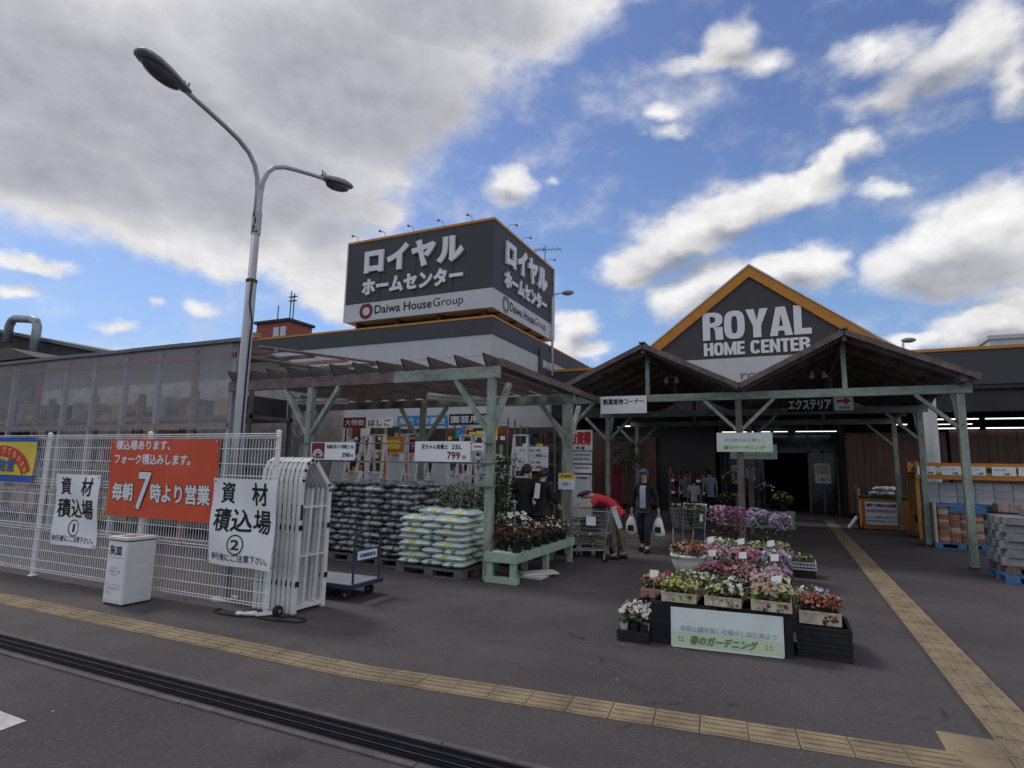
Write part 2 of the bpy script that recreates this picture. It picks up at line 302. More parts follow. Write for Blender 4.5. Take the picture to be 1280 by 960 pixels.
# ------------------------------------------------------------------ mesh helpers
class MB:
    def __init__(s, o=(0, 0, 0)): s.v = []; s.f = []; s.mi = []; s.o = Vector(o); s.cur = 0
    def add(s, vs_, fs, mi=None):
        k = len(s.v); s.v += [Vector(p) for p in vs_]
        for f in fs: s.f.append([i + k for i in f]); s.mi.append(s.cur if mi is None else mi)
        return s
    def box(s, x0, x1, y0, y1, z0, z1, mi=None):
        vs_ = [(x, y, z) for z in (z0, z1) for y in (y0, y1) for x in (x0, x1)]
        return s.add(vs_, [(0, 2, 3, 1), (4, 5, 7, 6), (0, 1, 5, 4), (2, 6, 7, 3), (0, 4, 6, 2), (1, 3, 7, 5)], mi)
    def bar(s, p0, p1, w, h, up_=(0, 0, 1), mi=None):
        p0, p1 = Vector(p0), Vector(p1); d = (p1 - p0).normalized(); u = Vector(up_)
        if abs(d.dot(u)) > .99: u = Vector((0, 1, 0))
        a = d.cross(u).normalized() * w / 2; b = a.cross(d).normalized() * h / 2
        vs_ = [p + sa * a + sb * b for p in (p0, p1) for sb in (-1, 1) for sa in (-1, 1)]
        return s.add(vs_, [(0, 2, 3, 1), (4, 5, 7, 6), (0, 1, 5, 4), (2, 6, 7, 3), (0, 4, 6, 2), (1, 3, 7, 5)], mi)
    def tube(s, pts, r, n=8, mi=None, cap=True):
        pts = [Vector(p) for p in pts]; rs = r if isinstance(r, (list, tuple)) else [r] * len(pts)
        vs_, fs = [], []; pa = None
        for i, p in enumerate(pts):
            d = (pts[min(i + 1, len(pts) - 1)] - pts[max(i - 1, 0)]).normalized()
            if pa is None: pa = d.cross(Vector((0, 0, 1)) if abs(d.z) < .95 else Vector((0, 1, 0))).normalized()
            a = (pa - d * pa.dot(d)).normalized(); pa = a; b = d.cross(a)
            for k in range(n):
                t = 2 * PI * k / n; vs_.append(p + (a * math.cos(t) + b * math.sin(t)) * rs[i])
        for i in range(len(pts) - 1):
            for k in range(n):
                j = (k + 1) % n; fs.append((i * n + k, i * n + j, (i + 1) * n + j, (i + 1) * n + k))
        if cap: fs.append(tuple(range(n))[::-1]); fs.append(tuple(range((len(pts) - 1) * n, len(pts) * n)))
        return s.add(vs_, fs, mi)
    def lathe(s, cx, cy, prof, n=20, mi=None):
        vs_, fs = [], []
        for r, z in prof:
            for k in range(n):
                t = 2 * PI * k / n; vs_.append((cx + r * math.cos(t), cy + r * math.sin(t), z))
        for i in range(len(prof) - 1):
            for k in range(n):
                j = (k + 1) % n; fs.append((i * n + k, i * n + j, (i + 1) * n + j, (i + 1) * n + k))
        fs.append(tuple(range(n))[::-1]); fs.append(tuple(range((len(prof) - 1) * n, len(prof) * n)))
        return s.add(vs_, fs, mi)
    def prism(s, poly, ext, mi=None):
        poly = [Vector(p) for p in poly]; e = Vector(ext); n = len(poly)
        vs_ = poly + [p + e for p in poly]
        fs = [tuple(range(n))[::-1], tuple(range(n, 2 * n))] + [(i, (i + 1) % n, n + (i + 1) % n, n + i) for i in range(n)]
        return s.add(vs_, fs, mi)
    def ball(s, c, r, n=10, m=6, mi=None, sc=(1, 1, 1)):
        vs_, fs = [], []; c = Vector(c)
        for i in range(m + 1):
            ph = PI * i / m
            for k in range(n):
                t = 2 * PI * k / n
                vs_.append(c + Vector((r * sc[0] * math.sin(ph) * math.cos(t), r * sc[1] * math.sin(ph) * math.sin(t), r * sc[2] * math.cos(ph))))
        for i in range(m):
            for k in range(n):
                j = (k + 1) % n; fs.append((i * n + k, (i + 1) * n + k, (i + 1) * n + j, i * n + j))
        return s.add(vs_, fs, mi)
    def torus(s, c, ax, R_, r, n=16, m=6, mi=None):
        ax = Vector(ax).normalized(); a = ax.orthogonal().normalized(); b = ax.cross(a); c = Vector(c)
        pts = [c + (a * math.cos(2 * PI * k / n) + b * math.sin(2 * PI * k / n)) * R_ for k in range(n)]
        vs_, fs = [], []
        for k, p in enumerate(pts):
            rad = (p - c).normalized()
            for j in range(m):
                t = 2 * PI * j / m; vs_.append(p + (rad * math.cos(t) + ax * math.sin(t)) * r)
        for k in range(n):
            for j in range(m):
                fs.append((k * m + j, ((k + 1) % n) * m + j, ((k + 1) % n) * m + (j + 1) % m, k * m + (j + 1) % m))
        return s.add(vs_, fs, mi)
    def build(s, name, mats, parent=None, smooth=False, bev=0, world=True):
        """vertices are in world coordinates minus o; a parented part is stored relative to its thing's origin s.o"""
        me = bpy.data.meshes.new(name); me.from_pydata([p - s.o for p in s.v], [], s.f)
        if not isinstance(mats, (list, tuple)): mats = [mats]
        for m in mats: me.materials.append(M[m])
        me.polygons.foreach_set('material_index', s.mi)
        if smooth: me.polygons.foreach_set('use_smooth', [True] * len(me.polygons))
        me.update()
        o = bpy.data.objects.new(name, me); COL.objects.link(o)
        if parent is not None: o.parent = parent
        else: o.location = s.o
        if bev:
            b = o.modifiers.new('bevel', 'BEVEL'); b.width = bev; b.segments = 2; b.limit_method = 'ANGLE'
        return o

def tag(o, label=None, cat=None, group=None, kind=None):
    if label: o['label'] = label
    if cat: o['category'] = cat
    if group: o['group'] = group
    if kind: o['kind'] = kind
    return o
def thing(name, label, cat, loc=(0, 0, 0), group=None, rz=0):
    o = bpy.data.objects.new(name, None); COL.objects.link(o); o.location = loc; o.rotation_euler = (0, 0, rz)
    o.empty_display_size = .1
    return tag(o, label, cat, group)
def copy_tree(o, parent=None):
    c = o.copy(); COL.objects.link(c)
    if parent is not None: c.parent = parent
    for ch in list(o.children): copy_tree(ch, c)
    return c
def place(o, loc, rz=0, label=None, group=None):
    o.location = loc; o.rotation_euler = (0, 0, rz)
    if label: o['label'] = label
    if group: o['group'] = group
    return o

_tc = {}
def text_geo(text, bold, space=1.0):
    if (text, bold) not in _tc:
        c = bpy.data.curves.new('t', 'FONT'); c.body = text; c.offset = bold; c.space_character = 1.0 + bold * 2.0; c.resolution_u = 3; c.fill_mode = 'FRONT'
        o = bpy.data.objects.new('t', c); me = bpy.data.meshes.new_from_object(o)
        _tc[text, bold] = ([v.co.copy() for v in me.vertices], [tuple(p.vertices) for p in me.polygons])
        bpy.data.objects.remove(o); bpy.data.meshes.remove(me); bpy.data.curves.remove(c)
    return _tc[text, bold]
def letters(mb, text, O, u, v, w, h=None, bold=0.0, off=.004, thick=0, mi=None, skew=0, ref=None):
    if bold and not thick:      # heavier strokes: the glyphs repeated at small shifts, each a hair in front of the last
        n_ = max(1, len(text)); e = bold * (h or w / n_) * 1.0; L_ = [(0, 0)] + [(e * math.cos(k * PI / 4), e * math.sin(k * PI / 4)) for k in range(8)]
        U_, V_ = Vector(u).normalized(), Vector(v).normalized(); r_ = ref if ref is not None else bold; m_ = r_ * (h or w / n_)
        for k, (dx, dy) in enumerate(L_): letters(mb, text, Vector(O) + U_ * (m_ + dx) + V_ * (m_ + dy), u, v, w - 2 * m_, h - 2 * m_ if h else None, 0.0, off + .00035 * k, 0, mi, skew)
        return mb
    """text filling a w x h box from lower-left corner O along u and v; thick > 0 makes solid letters; ref = bold value whose bounds set the fit"""
    vs_, fs = text_geo(text, bold); rv_, _ = text_geo(text, bold if ref is None else ref)
    u, v, O = Vector(u).normalized(), Vector(v).normalized(), Vector(O); n = u.cross(v)
    x0, x1 = min(p.x for p in rv_), max(p.x for p in rv_); y0, y1 = min(p.y for p in rv_), max(p.y for p in rv_)
    sx = w / (x1 - x0); sy = h / (y1 - y0) if h else sx
    def mp(p, d): return O + u * ((p.x - x0) * sx + skew * (p.y - y0) * sy) + v * ((p.y - y0) * sy) + n * d
    if not thick: mb.add([mp(p, off) for p in vs_], fs, mi)
    else:
        N = len(vs_); ed = {}
        for f in fs:
            for i in range(len(f)): ed[(f[i], f[(i + 1) % len(f)])] = 1
        side = [(a, b, b + N, a + N) for (a, b) in ed if (b, a) not in ed]
        side = [(q[1], q[0], q[3], q[2]) for q in side]
        mb.add([mp(p, thick) for p in vs_] + [mp(p, 0.0) for p in vs_], list(fs) + side, mi)
    return mb
X, Y, Z = (1, 0, 0), (0, 1, 0), (0, 0, 1)
def se(a, n, cx, cy, rx, ry):
    c, s_ = math.cos(a), math.sin(a); return (cx + rx * math.copysign(abs(c) ** (2 / n), c), cy + ry * math.copysign(abs(s_) ** (2 / n), s_))
def ringp(a0, a1, K, o, i, n=3.0):
    A = [R(a0 + (a1 - a0) * k / K) for k in range(K + 1)]; return [[se(a, n, *o), se(b, n, *o), se(b, n, *i), se(a, n, *i)] for a, b in zip(A[:-1], A[1:])]
def rc(x0, x1, y0, y1): return [(x0, y0), (x1, y0), (x1, y1), (x0, y1)]
GLY = {'L': (.78, [rc(0, .46, .2, 1), rc(0, 1, 0, .2)]), 'H': (1, [rc(0, .36, 0, 1), rc(.64, 1, 0, 1), rc(.36, .64, .41, .61)]),
    'E': (.78, [rc(0, .44, 0, 1), rc(.44, 1, 0, .19), rc(.44, .95, .41, .60), rc(.44, 1, .81, 1)]), 'T': (.86, [rc(0, 1, .81, 1), rc(.29, .71, 0, .81)]),
    'N': (1, [rc(0, .33, 0, 1), rc(.67, 1, 0, 1), [(.33, 1), (.33, .56), (.67, 0), (.67, .44)]]), 'M': (1.25, [rc(0, .26, 0, 1), rc(.74, 1, 0, 1), [(.26, 1), (.26, .5), (.42, 0), (.5, 0), (.5, .36)], [(.5, .36), (.5, 0), (.58, 0), (.74, .5), (.74, 1)]]),
    'O': (1, ringp(0, 360, 28, (.5, .5, .5, .5), (.5, .5, .15, .31))), 'C': (1, ringp(28, 332, 24, (.5, .5, .5, .5), (.5, .5, .15, .31))),
    'R': (1.02, [rc(0, .36, 0, 1)] + ringp(-90, 90, 14, (.36, .73, .62, .27), (.36, .73, .27, .115), 2.6) + [[(.63, 0), (1, 0), (.97, .459), (.50, .459), (.60, .36)]]),
    'Y': (1.06, [[(0, 1), (.37, 1), (.5, .60), (.5, 0), (.32, 0), (.32, .40)], [(.63, 1), (1, 1), (.68, .40), (.68, 0), (.5, 0), (.5, .60)]]),
    'A': (1.06, [[(0, 0), (.34, 0), (.5, .74), (.5, 1), (.30, 1)], [(1, 0), (.70, 1), (.5, 1), (.5, .74), (.66, 0)], [(.377, .17), (.623, .17), (.588, .33), (.412, .33)]]), ' ': (.45, [])}
def block_letters(b, text, O, u, v, w, h, thick, gap=.055):
    tot = sum(GLY[c][0] for c in text) + gap * (len(text) - 1); k = w / tot; x = 0; O, u, v = Vector(O), Vector(u), Vector(v); n = u.cross(v)
    for c in text:
        gw, ps = GLY[c]
        for pl in ps: b.prism([O + u * ((x + px * gw) * k) + v * (py * h) for px, py in pl], n * thick)
        x += gw + gap
def arc(c, r, a0, a1, n, u, v):
    c, u, v = Vector(c), Vector(u), Vector(v)
    return [c + (u * math.cos(R(a0 + (a1 - a0) * i / n)) + v * math.sin(R(a0 + (a1 - a0) * i / n))) * r for i in range(n + 1)]

# ------------------------------------------------------------------ setting: ground
def sheet(name, poly, z, m, kind='structure'):
    b = MB(); b.add([(x, y, z) for x, y in poly], [tuple(range(len(poly)))]); return tag(b.build(name, m), kind=kind)
b = MB(); N = 12
sheet('ground', [(-600, 3.4), (600, 3.4), (600, 900), (-600, 900)], 0, 'asphalt')
sheet('road', [(-600, -300), (600, -300), (600, 3.08), (-600, 3.08)], -.012, 'asphalt_road')
# drain channel: grating between two concrete edges
b = MB(); b.box(-40, 30, 3.11, 3.36, -.10, -.006); 
for k in range(7): b.box(-40, 30, 3.118 + k * .0343, 3.118 + k * .0343 + .026, -.006, .001)
gr = b.build('drain_grating', 'grate'); tag(gr, kind='structure')
b = MB(); 
for y in (3.112, 3.195, 3.275, 3.352): b.box(-40, 30, y, y + .004, -.02, .004)
tag(b.build('drain_bars', 'grate_bright'), kind='structure')
b = MB()
for y0, y1, z in ((3.06, 3.11, .0), (3.36, 3.405, .005)):
    for k in range(35): b.box(-40 + 2 * k, -40 + 2 * k + 1.99, y0 + rnd.uniform(-.004, .004), y1, -.1, z + rnd.uniform(0, .003))
tag(b.build('drain_edge', 'concrete'), kind='structure')
# tactile paving: one tile strip along the front, one towards the entrance
def tile_strip(b, p, d, n, L=.302, W=.30, ribs=4):
    d = Vector((d[0], d[1], 0)).normalized(); q = Vector((-d.y, d.x, 0)); p = Vector((p[0], p[1], 0))
    for k in range(n):
        h = .006 + rnd.uniform(0, .003); a = p + d * (k * L); c = a + d * (L - .006 - rnd.uniform(0, .003)); s_ = rnd.uniform(-.003, .003)
        def bx(u0, u1, v0, v1, z0, z1):
            P = [a + (c - a) * u0 + q * (v0 + s_), a + (c - a) * u1 + q * (v0 + s_), a + (c - a) * u1 + q * (v1 + s_), a + (c - a) * u0 + q * (v1 + s_)]
            P = [Vector((x.x, x.y, z0)) for x in P]; b.prism(P, (0, 0, z1 - z0))
        bx(0, 1, 0, W, .0005, h)
        for r_ in range(ribs): bx(.04, .96, W * (r_ + .5) / ribs - .016, W * (r_ + .5) / ribs + .016, h - .001, h + .005)
b = MB(); tile_strip(b, (-19.6, 4.0), (1, 0), 54)
p0 = Vector((-19.6 + 54 * .302, 4.0)); dd = Vector((.83 - p0.x, 4.44 - 4.0 - .02)); nn = int(dd.length / .302 + .6)
tile_strip(b, p0, dd, nn)
tile_strip(b, (1.49, 3.9), (0, 1), 70, .305, .165, 2); tile_strip(b, (1.322, 3.9), (0, 1), 70, .305, .165, 2)
tile_strip(b, (1.15, 4.46), (0, 1), 2, .305, .32, 0); tile_strip(b, (2.1, 4.1), (1, .06), 18)
tile_strip(b, (1.15, 3.86), (0, 1), 2, .298, .32, 0)
tag(b.build('tactile_paving', 'tile'), kind='structure')
sheet('tactile_paving_bed', [(1.12, 3.85), (1.52, 3.85), (1.52, 25.3), (1.12, 25.3)], .0004 + .003, 'tile_dark')
sheet('road_marking', [(-7.5, 2.30), (-4.58, 2.27), (-4.60, 2.42), (-7.5, 2.45)], -.008, 'road_paint')

# ------------------------------------------------------------------ store building
YF = 25.0
st = thing('store_building', 'long dark fronted store with orange roof edge and a triangular gable over its entrance', 'store', (0, YF, 0))
def P(name, m, f, parent=None, **k):
    b = MB((0, YF, 0)); f(b); return b.build(name, m, parent or st, **k)
P('fascia', 'sign_grey', lambda b: b.box(-9.6, 45, YF - .25, YF + 1.2, 4.85, 6.05))
P('roof', 'shed_dark', lambda b: b.box(-9.6, 45, YF + 1.2, 60, 5.6, 6.0))
P('fascia_trim', 'orange_trim', lambda b: b.box(-9.62, 45, YF - .30, YF + 1.22, 6.052, 6.16))
P('canopy_soffit', 'wall_dark', lambda b: (b.box(-9.6, 45, YF - .2, YF + 5, 4.70, 4.845), b.box(-9.6, 45, YF - .05, YF + .15, 3.95, 4.70)))
P('wall', 'wall_dark', lambda b: (b.box(-9.6, -2.6, YF + 1.6, YF + 1.9, 0, 4.7), b.box(2.0, 45, YF + 1.7, YF + 2.0, 0, 2.2), b.box(2.0, 45, YF + 1.7, YF + 2.0, 4.2, 4.7)))
P('entrance_floor', 'asphalt', lambda b: b.box(-2.6, 2.0, YF + .5, YF + 14, -.1, .003))
P('entrance_wall', 'wall_dark', lambda b: (b.box(-2.75, -2.6, YF + 1.6, YF + 14, 0, 4.7), b.box(2.0, 2.15, YF + 2.0, YF + 14, 0, 4.7), b.box(-2.75, 2.15, YF + 14, YF + 14.2, 0, 4.7), b.box(-2.6, 2.0, YF + 1.6, YF + 14, 4.2, 4.69), b.box(2, 45, YF + 9, YF + 9.2, 0, 4.7)))
dr = P('entrance_door', 'glass_dark', lambda b: (b.box(-2.6, -1.0, YF + 4.0, YF + 4.05, 0.05, 2.6), b.box(.9, 2.0, YF + 4.0, YF + 4.05, .05, 2.6), b.box(-2.6, 2.0, YF + 4.0, YF + 4.05, 2.7, 4.2)))
P('door_frame', 'pipe', lambda b: ([b.box(x, x + .07, YF + 3.96, YF + 4.09, 0, 4.2) for x in (-2.6, -1.8, -1.0, .85, 1.4, 1.93)], b.box(-2.6, 2.0, YF + 3.96, YF + 4.09, 2.6, 2.7)), dr)
for x0 in (2.1, 3.75): P('shutter_panel', 'wall_brown', lambda b: (b.box(x0, x0 + 1.6, YF + 1.3, YF + 1.36, .25, 3.3), [b.box(x0 + .02 + k * .2, x0 + .04 + k * .2, YF + 1.285, YF + 1.30, .25, 3.3) for k in range(8)]))
P('shutter_panel', 'wall_brown', lambda b: (b.box(-9.0, -5.2, YF + 1.3, YF + 1.36, .2, 3.2), [b.box(-9 + k * .3, -8.98 + k * .3, YF + 1.285, YF + 1.30, .2, 3.2) for k in range(12)]))
for x0 in (5.5, 8.5, 11.5): P('shutter_panel', 'wall_brown', lambda b: (b.box(x0, x0 + 2.8, YF + 1.5, YF + 1.56, .25, 3.4), [b.box(x0 + k * .28, x0 + .02 + k * .28, YF + 1.485, YF + 1.499, .25, 3.4) for k in range(10)]))
for x in (4.3, 12.0): P('column', 'band_white', lambda b: (b.lathe(x, 23.0, [(.19, 0), (.19, 4.85)], 20), [b.lathe(x, 23, [(.195, z), (.195, z + .012)], 20) for z in (.6, 1.2, 1.8, 2.4, 3.0, 3.6, 4.2)]))
def lights(b):
    pass
for i, (x0, x1, y, z) in enumerate([(-2.5, -1.2, 27.2, 3.42), (-1.0, .1, 27.2, 3.42), (.4, 1.9, 27.2, 3.42), (4.95, 6.4, 26.4, 3.78), (6.6, 8.1, 26.4, 3.78), (8.3, 9.8, 26.4, 3.78), (4.95, 6.4, 26.4, 3.44), (6.6, 8.1, 26.4, 3.44), (8.3, 9.8, 26.4, 3.44), (4.95, 6.2, 26.4, 3.6), (3.7, 4.2, 26.4, 3.6), (-6.4, -5.2, 25.6, 3.6), (10, 11.5, 26.4, 3.78), (10, 11.5, 26.4, 3.44)]):
    h = .022 if i < 3 or i == 9 else .035
    P('ceiling_light', 'light_on', lambda b: b.box(x0, x1, y, y + .08, z, z + h))
# gable
AX, AZ, SL = -1.045, 9.80, .772
def gx(z, s_): return AX + s_ * (AZ - z) / SL
zb = 5.05; yg = YF - .45
ga = P('gable', 'sign_grey', lambda b: b.prism([(gx(zb, -1), yg, zb), (gx(zb, 1), yg, zb), (AX, yg, AZ)], (0, 7, 0)))
P('gable_band', 'band_white', lambda b: b.prism([(gx(zb + .02, -1) + .7, yg - .03, zb + .02), (gx(zb + .02, 1) - .7, yg - .03, zb + .02), (gx(6.20, 1) - .7, yg - .03, 6.20), (gx(6.20, -1) + .7, yg - .03, 6.20)], (0, .028, 0)), ga)
def trim(b):
    for s_ in (-1, 1):
        a0 = (gx(zb, s_), zb); a1 = (AX, AZ); nx, nz = -s_ * .611 * .40, -.791 * .40
        o_ = .10
        pl = [(a0[0] + s_ * .1, yg - .12, a0[1]), (a1[0], yg - .12, a1[1] + .10), (a1[0], yg - .12, a1[1] - .34), (a0[0] - s_ * .5, yg - .12, a0[1])]
        b.prism(pl, (0, .117, 0))
P('gable_trim', 'orange_trim', trim, ga)
def cap(b):
    for s_ in (-1, 1):
        b.bar((gx(zb, s_) + s_ * .16, yg - .10, zb + .03), (AX + s_ * .0, yg - .10, AZ + .15), .16, .05, (0, 0, 1))
P('gable_flashing', 'trim_white', cap, ga)
P('lettering', 'letter_white', lambda b: (block_letters(b, 'ROYAL', (-2.88, yg - .002, 6.97), X, Z, 3.96, 1.15, .06), block_letters(b, 'HOME CENTER', (-2.86, yg - .002, 6.33), X, Z, 3.87, .53, .05)), ga)
P('lettering', 'ink_grey', lambda b: letters(b, 'royal', (-1.5, yg - .034, 5.22), X, Z, 1.3, .46, bold=.03), ga)

# side block with the rooftop billboard
bx0, bx1, by0 = -22.7, -9.65, 18.85
sb = thing('annex_building', 'pale grey clad block with dark top band below the rooftop billboard', 'building', (bx1, by0, 0))
def PB(name, m, f, parent=None, **k):
    b = MB((bx1, by0, 0)); f(b); return b.build(name, m, parent or sb, **k)
def wallf(b):
    b.box(bx0, bx1, by0, 60, 0, 6.58)
    for z in (5.0, 5.8, 3.4, 4.2): b.box(bx0 - .01, bx1 + .012, by0 - .012, 60, z, z + .012)
PB('wall', 'siding', wallf)
PB('parapet_band', 'sign_grey', lambda b: b.box(bx0 - .03, bx1 + .04, by0 - .04, 60, 6.582, 7.2))
PB('parapet_trim', 'orange_trim', lambda b: b.box(bx0 - .05, bx1 + .06, by0 - .06, 60, 7.202, 7.28))
nt = PB('notice_panel', 'sign_grey', lambda b: b.box(bx1 + .045, bx1 + .10, 23.3, 25.0, 5.0, 6.9))
PB('lettering', 'letter_white', lambda b: letters(b, '資材館', (bx1 + .101, 23.6, 6.1), Y, Z, 1.2, .36, bold=.02), nt)
# billboard
s0x, s0y, sz0, sz1, szm = -16.6, 18.8, 7.58, 10.98, 8.33
bb = thing('rooftop_billboard', 'big dark grey rooftop billboard box with white katakana lettering above a white band', 'billboard', (bx1, by0, 7.28))
def PS(name, m, f, parent=None, **k):
    b = MB((bx1, by0, 7.28)); f(b); return b.build(name, m, parent or bb, **k)
pn = PS('panel', 'sign_grey', lambda b: b.box(s0x, bx1, s0y, 25.1, szm, sz1))
def seams(b):
    for x in (s0x + 1.74, s0x + 3.48, s0x + 5.21): b.box(x, x + .012, s0y - .012, s0y, szm, sz1)
PS('panel_seam', 'ink', seams, pn)
lb = PS('lower_band', 'band_white', lambda b: b.box(s0x - .01, bx1 + .01, s0y - .01, 25.11, sz0, szm - .002))
PS('top_trim', 'orange_trim', lambda b: b.box(s0x - .03, bx1 + .03, s0y - .03, 25.13, sz1 + .002, sz1 + .10))
PS('edge_trim', 'trim_white', lambda b: b.box(s0x - .06, s0x - .012, s0y - .03, s0y + .04, sz0, sz1)); PS('edge_trim', 'trim_white', lambda b: b.box(bx1 - .02, bx1 + .045, 25.112, 25.17, sz0, sz1))
def frame(b):
    for x in (-16.2, -14.2, -12.2, -10.2): b.box(x, x + .15, s0y + .25, s0y + .4, 7.28, 7.58); b.box(x, x + .12, s0y + .3, 25, 7.46, 7.575)
    for y in (19.5, 21, 22.5, 24): b.box(bx1 - .5, bx1 - .38, y, y + .12, 7.28, 7.575); b.box(s0x, bx1 - .05, y, y + .1, 7.5, 7.57)
PS('support_frame', 'rust', frame)
def logo(b, O, u, w):
    letters(b, 'Daiwa House', (Vector(O) + Vector(u) * .82), u, Z, w * .60, .37, bold=.026); 
def billtext(u, O, sc):
    Ov, uv = Vector(O), Vector(u)
    PS('lettering', 'letter_white', lambda b: letters(b, 'ロイヤル', Ov + uv * (.95 * sc) + Vector((0, 0, 9.52 - 7.0)), u, Z, 4.75 * sc, 1.14, bold=.055, thick=.09), pn)
    PS('lettering', 'letter_white', lambda b: letters(b, 'ホームセンター', Ov + uv * (.88 * sc) + Vector((0, 0, 8.63 - 7.0)), u, Z, 4.8 * sc, .72, bold=.05, thick=.07), pn)
    def lg(b): letters(b, 'Daiwa House', Ov + uv * (1.55 * sc) + Vector((0, 0, .82)), u, Z, 2.75 * sc, .36, bold=.022)
    def lg2(b): letters(b, 'Group', Ov + uv * (4.36 * sc) + Vector((0, 0, .74)), u, Z, 1.36 * sc, .44, bold=.0)
    PS('lettering', 'ink', lambda b: (lg(b), lg2(b)), lb)
    def ring(b):
        c = Ov + uv * (1.12 * sc) + Vector((0, 0, .98)); n = uv.cross(Vector(Z)); K = 28
        def pt(r_, k):
            t = 2 * PI * k / K + PI / 2; rr = r_ * (1.0 - .16 * max(0, 1 - abs((k / K + .0) % 1 - 0) * 14) if True else 1)
            if k in (0, K): rr = r_ * .86
            return c + uv * (rr * math.cos(t) * sc) + Vector((0, 0, rr * math.sin(t))) + n * .014
        vs_ = [pt(.34, k) for k in range(K)] + [pt(.19, k) for k in range(K)]
        b.add(vs_, [(k, (k + 1) % K, K + (k + 1) % K, K + k) for k in range(K)])
    PS('emblem', 'dark_red' if sc == 1 else 'ink_grey', ring, lb)
billtext(X, (s0x, s0y - .012, 7.0), 1.0); billtext(Y, (bx1 + .012, s0y + .12, 7.0), .905)
def spot(x, y, dx, dy):
    f = PS('floodlight_arm', 'pipe', lambda b: b.tube([(x, y, sz1 + .1), (x + dx * .05, y + dy * .05, sz1 + .26), (x + dx * .34, y + dy * .34, sz1 + .24)], .012, 6))
    PS('floodlight', 'lamp_grey', lambda b: b.ball((x + dx * .38, y + dy * .38, sz1 + .2), .065, 8, 6, sc=(1, 1, .8)), f)
for x in (-16.1, -14.7, -13.3, -11.9, -10.6): spot(x, s0y, 0, -1)
for y in (20.0, 21.4, 22.8, 24.2): spot(bx1, y, 1, 0)
# antennas, lamps and odd buildings on the roofline
an = MB((-9.9, 24.6, 10.98)); an.tube([(-9.9, 24.6, 10.98), (-9.9, 24.6, 12.1)], .025, 6); an.tube([(-10.5, 24.6, 11.95), (-9.2, 24.9, 11.95)], .018, 5)
for k in range(6): an.tube([(-10.4 + k * .22, 24.3 + k * .05, 11.95), (-10.4 + k * .22, 24.95 + k * .05, 11.95)], .012, 4)
tag(an.build('antenna', 'pipe'), 'small television antenna standing on top of the rooftop billboard', 'antenna')
def lamp_far(label, x, y, z0, z1, d):
    t = thing('street_lamp', label, 'lamp', (x, y, z0))
    b = MB((x, y, z0)); b.tube([(x, y, z0), (x, y, z1 - .2), (x + d * .1, y, z1), (x + d * .5, y, z1 + .04)], [.07, .055, .045, .04], 8); b.build('pole', 'white_steel', t, smooth=True)
    b = MB((x, y, z0)); b.ball((x + d * .75, y, z1), .3, 10, 6, sc=(1, .5, .4)); b.build('lamp_head', 'lamp_grey', t, smooth=True)
lamp_far('slim white lamp pole rising beside the right edge of the rooftop billboard', -9.55, 24.75 + .0, 5.9, 9.72, 1)
lamp_far('small lamp pole on the roof behind the right slope of the gable', 5.0, 31, 6.0, 7.75, .3)
t = thing('brick_penthouse', 'red brick rooftop hut with antennas seen beyond the shelter', 'hut', (-44, 41, 0))
b = MB((-44, 41, 0)); b.box(-46.2, -42.0, 40, 43, 0, 15.0); b.build('wall', 'brick_hut', t)
b = MB((-44, 41, 0)); b.box(-46.4, -41.8, 39.8, 43.2, 15.0, 15.25); b.build('roof', 'shed_dark', t)
b = MB((-44, 41, 0)); 
for x, z in ((-44.6, 17.0), (-43.0, 18.3), (-42.6, 18.0)): b.tube([(x, 41, 15.2), (x, 41, z)], .06, 5)
for z in (17.3, 17.7): b.bar((-43.2, 41, z), (-42.3, 41, z), .3, .05)
b.build('antenna', 'pipe', t)
for x in (-43.9, -43.0): b = MB((-44, 41, 0)); b.box(x, x + .7, 39.95, 39.998, 13.6, 14.5); b.build('window', 'band_white', t)
t = thing('roof_plant_room', 'pale box shaped plant room on the store roof at far right', 'plant room', (13.5, 46, 6.0))
b = MB((13.5, 46, 6)); b.box(11.8, 17, 45, 49, 6, 10.2); b.build('wall', 'building_pale', t); b = MB((13.5, 46, 6)); b.box(11.7, 17.1, 44.9, 49.1, 10.2, 10.45); b.build('coping', 'band_white', t)
# dark shed and duct at far left
t = thing('dark_shed', 'dark roofed shed rising behind the clear shelter at far left', 'shed', (-36, 17, 0))
b = MB((-36, 17, 0)); b.prism([(-60, 16.4, 0), (-24, 16.4, 0), (-24, 16.4, 5.55), (-27.8, 16.4, 6.45), (-37.5, 16.4, 8.25), (-60, 16.4, 12.3)], (0, 10, 0)); b.build('wall', 'shed_dark', t)
b = MB((-36, 17, 0))
for q0, q1 in (((-60, 12.3), (-37.5, 8.25)), ((-37.5, 8.25), (-27.8, 6.45)), ((-27.8, 6.45), (-24, 5.55))):
    b.prism([(q0[0], 16.2, q0[1]), (q1[0], 16.2, q1[1]), (q1[0], 16.2, q1[1] + .16), (q0[0], 16.2, q0[1] + .16)], (0, 10.4, 0))
b.build('roof', 'pipe', t)
b = MB((-34.6, 16.0, 7)); b.tube([(-36.2, 15.9, 7.6), (-36.2, 15.9, 8.45), (-36.0, 15.9, 8.72), (-35.7, 15.9, 8.8), (-34.2, 15.9, 8.62), (-33.8, 15.9, 8.5), (-33.6, 15.9, 8.2), (-33.6, 15.9, 6.4)], .20, 12)
tag(b.build('vent_duct', 'galv', smooth=True), 'bent galvanised vent duct in front of the dark shed roof', 'duct')
t = thing('low_hut', 'low weathered hut roof with weeds at the left edge beyond the shelter', 'hut', (-33, 14.5, 0))
b = MB((-33, 14.5, 0)); b.box(-45, -29.4, 14, 16, 0, 6.0); b.build('wall', 'shed_dark', t)
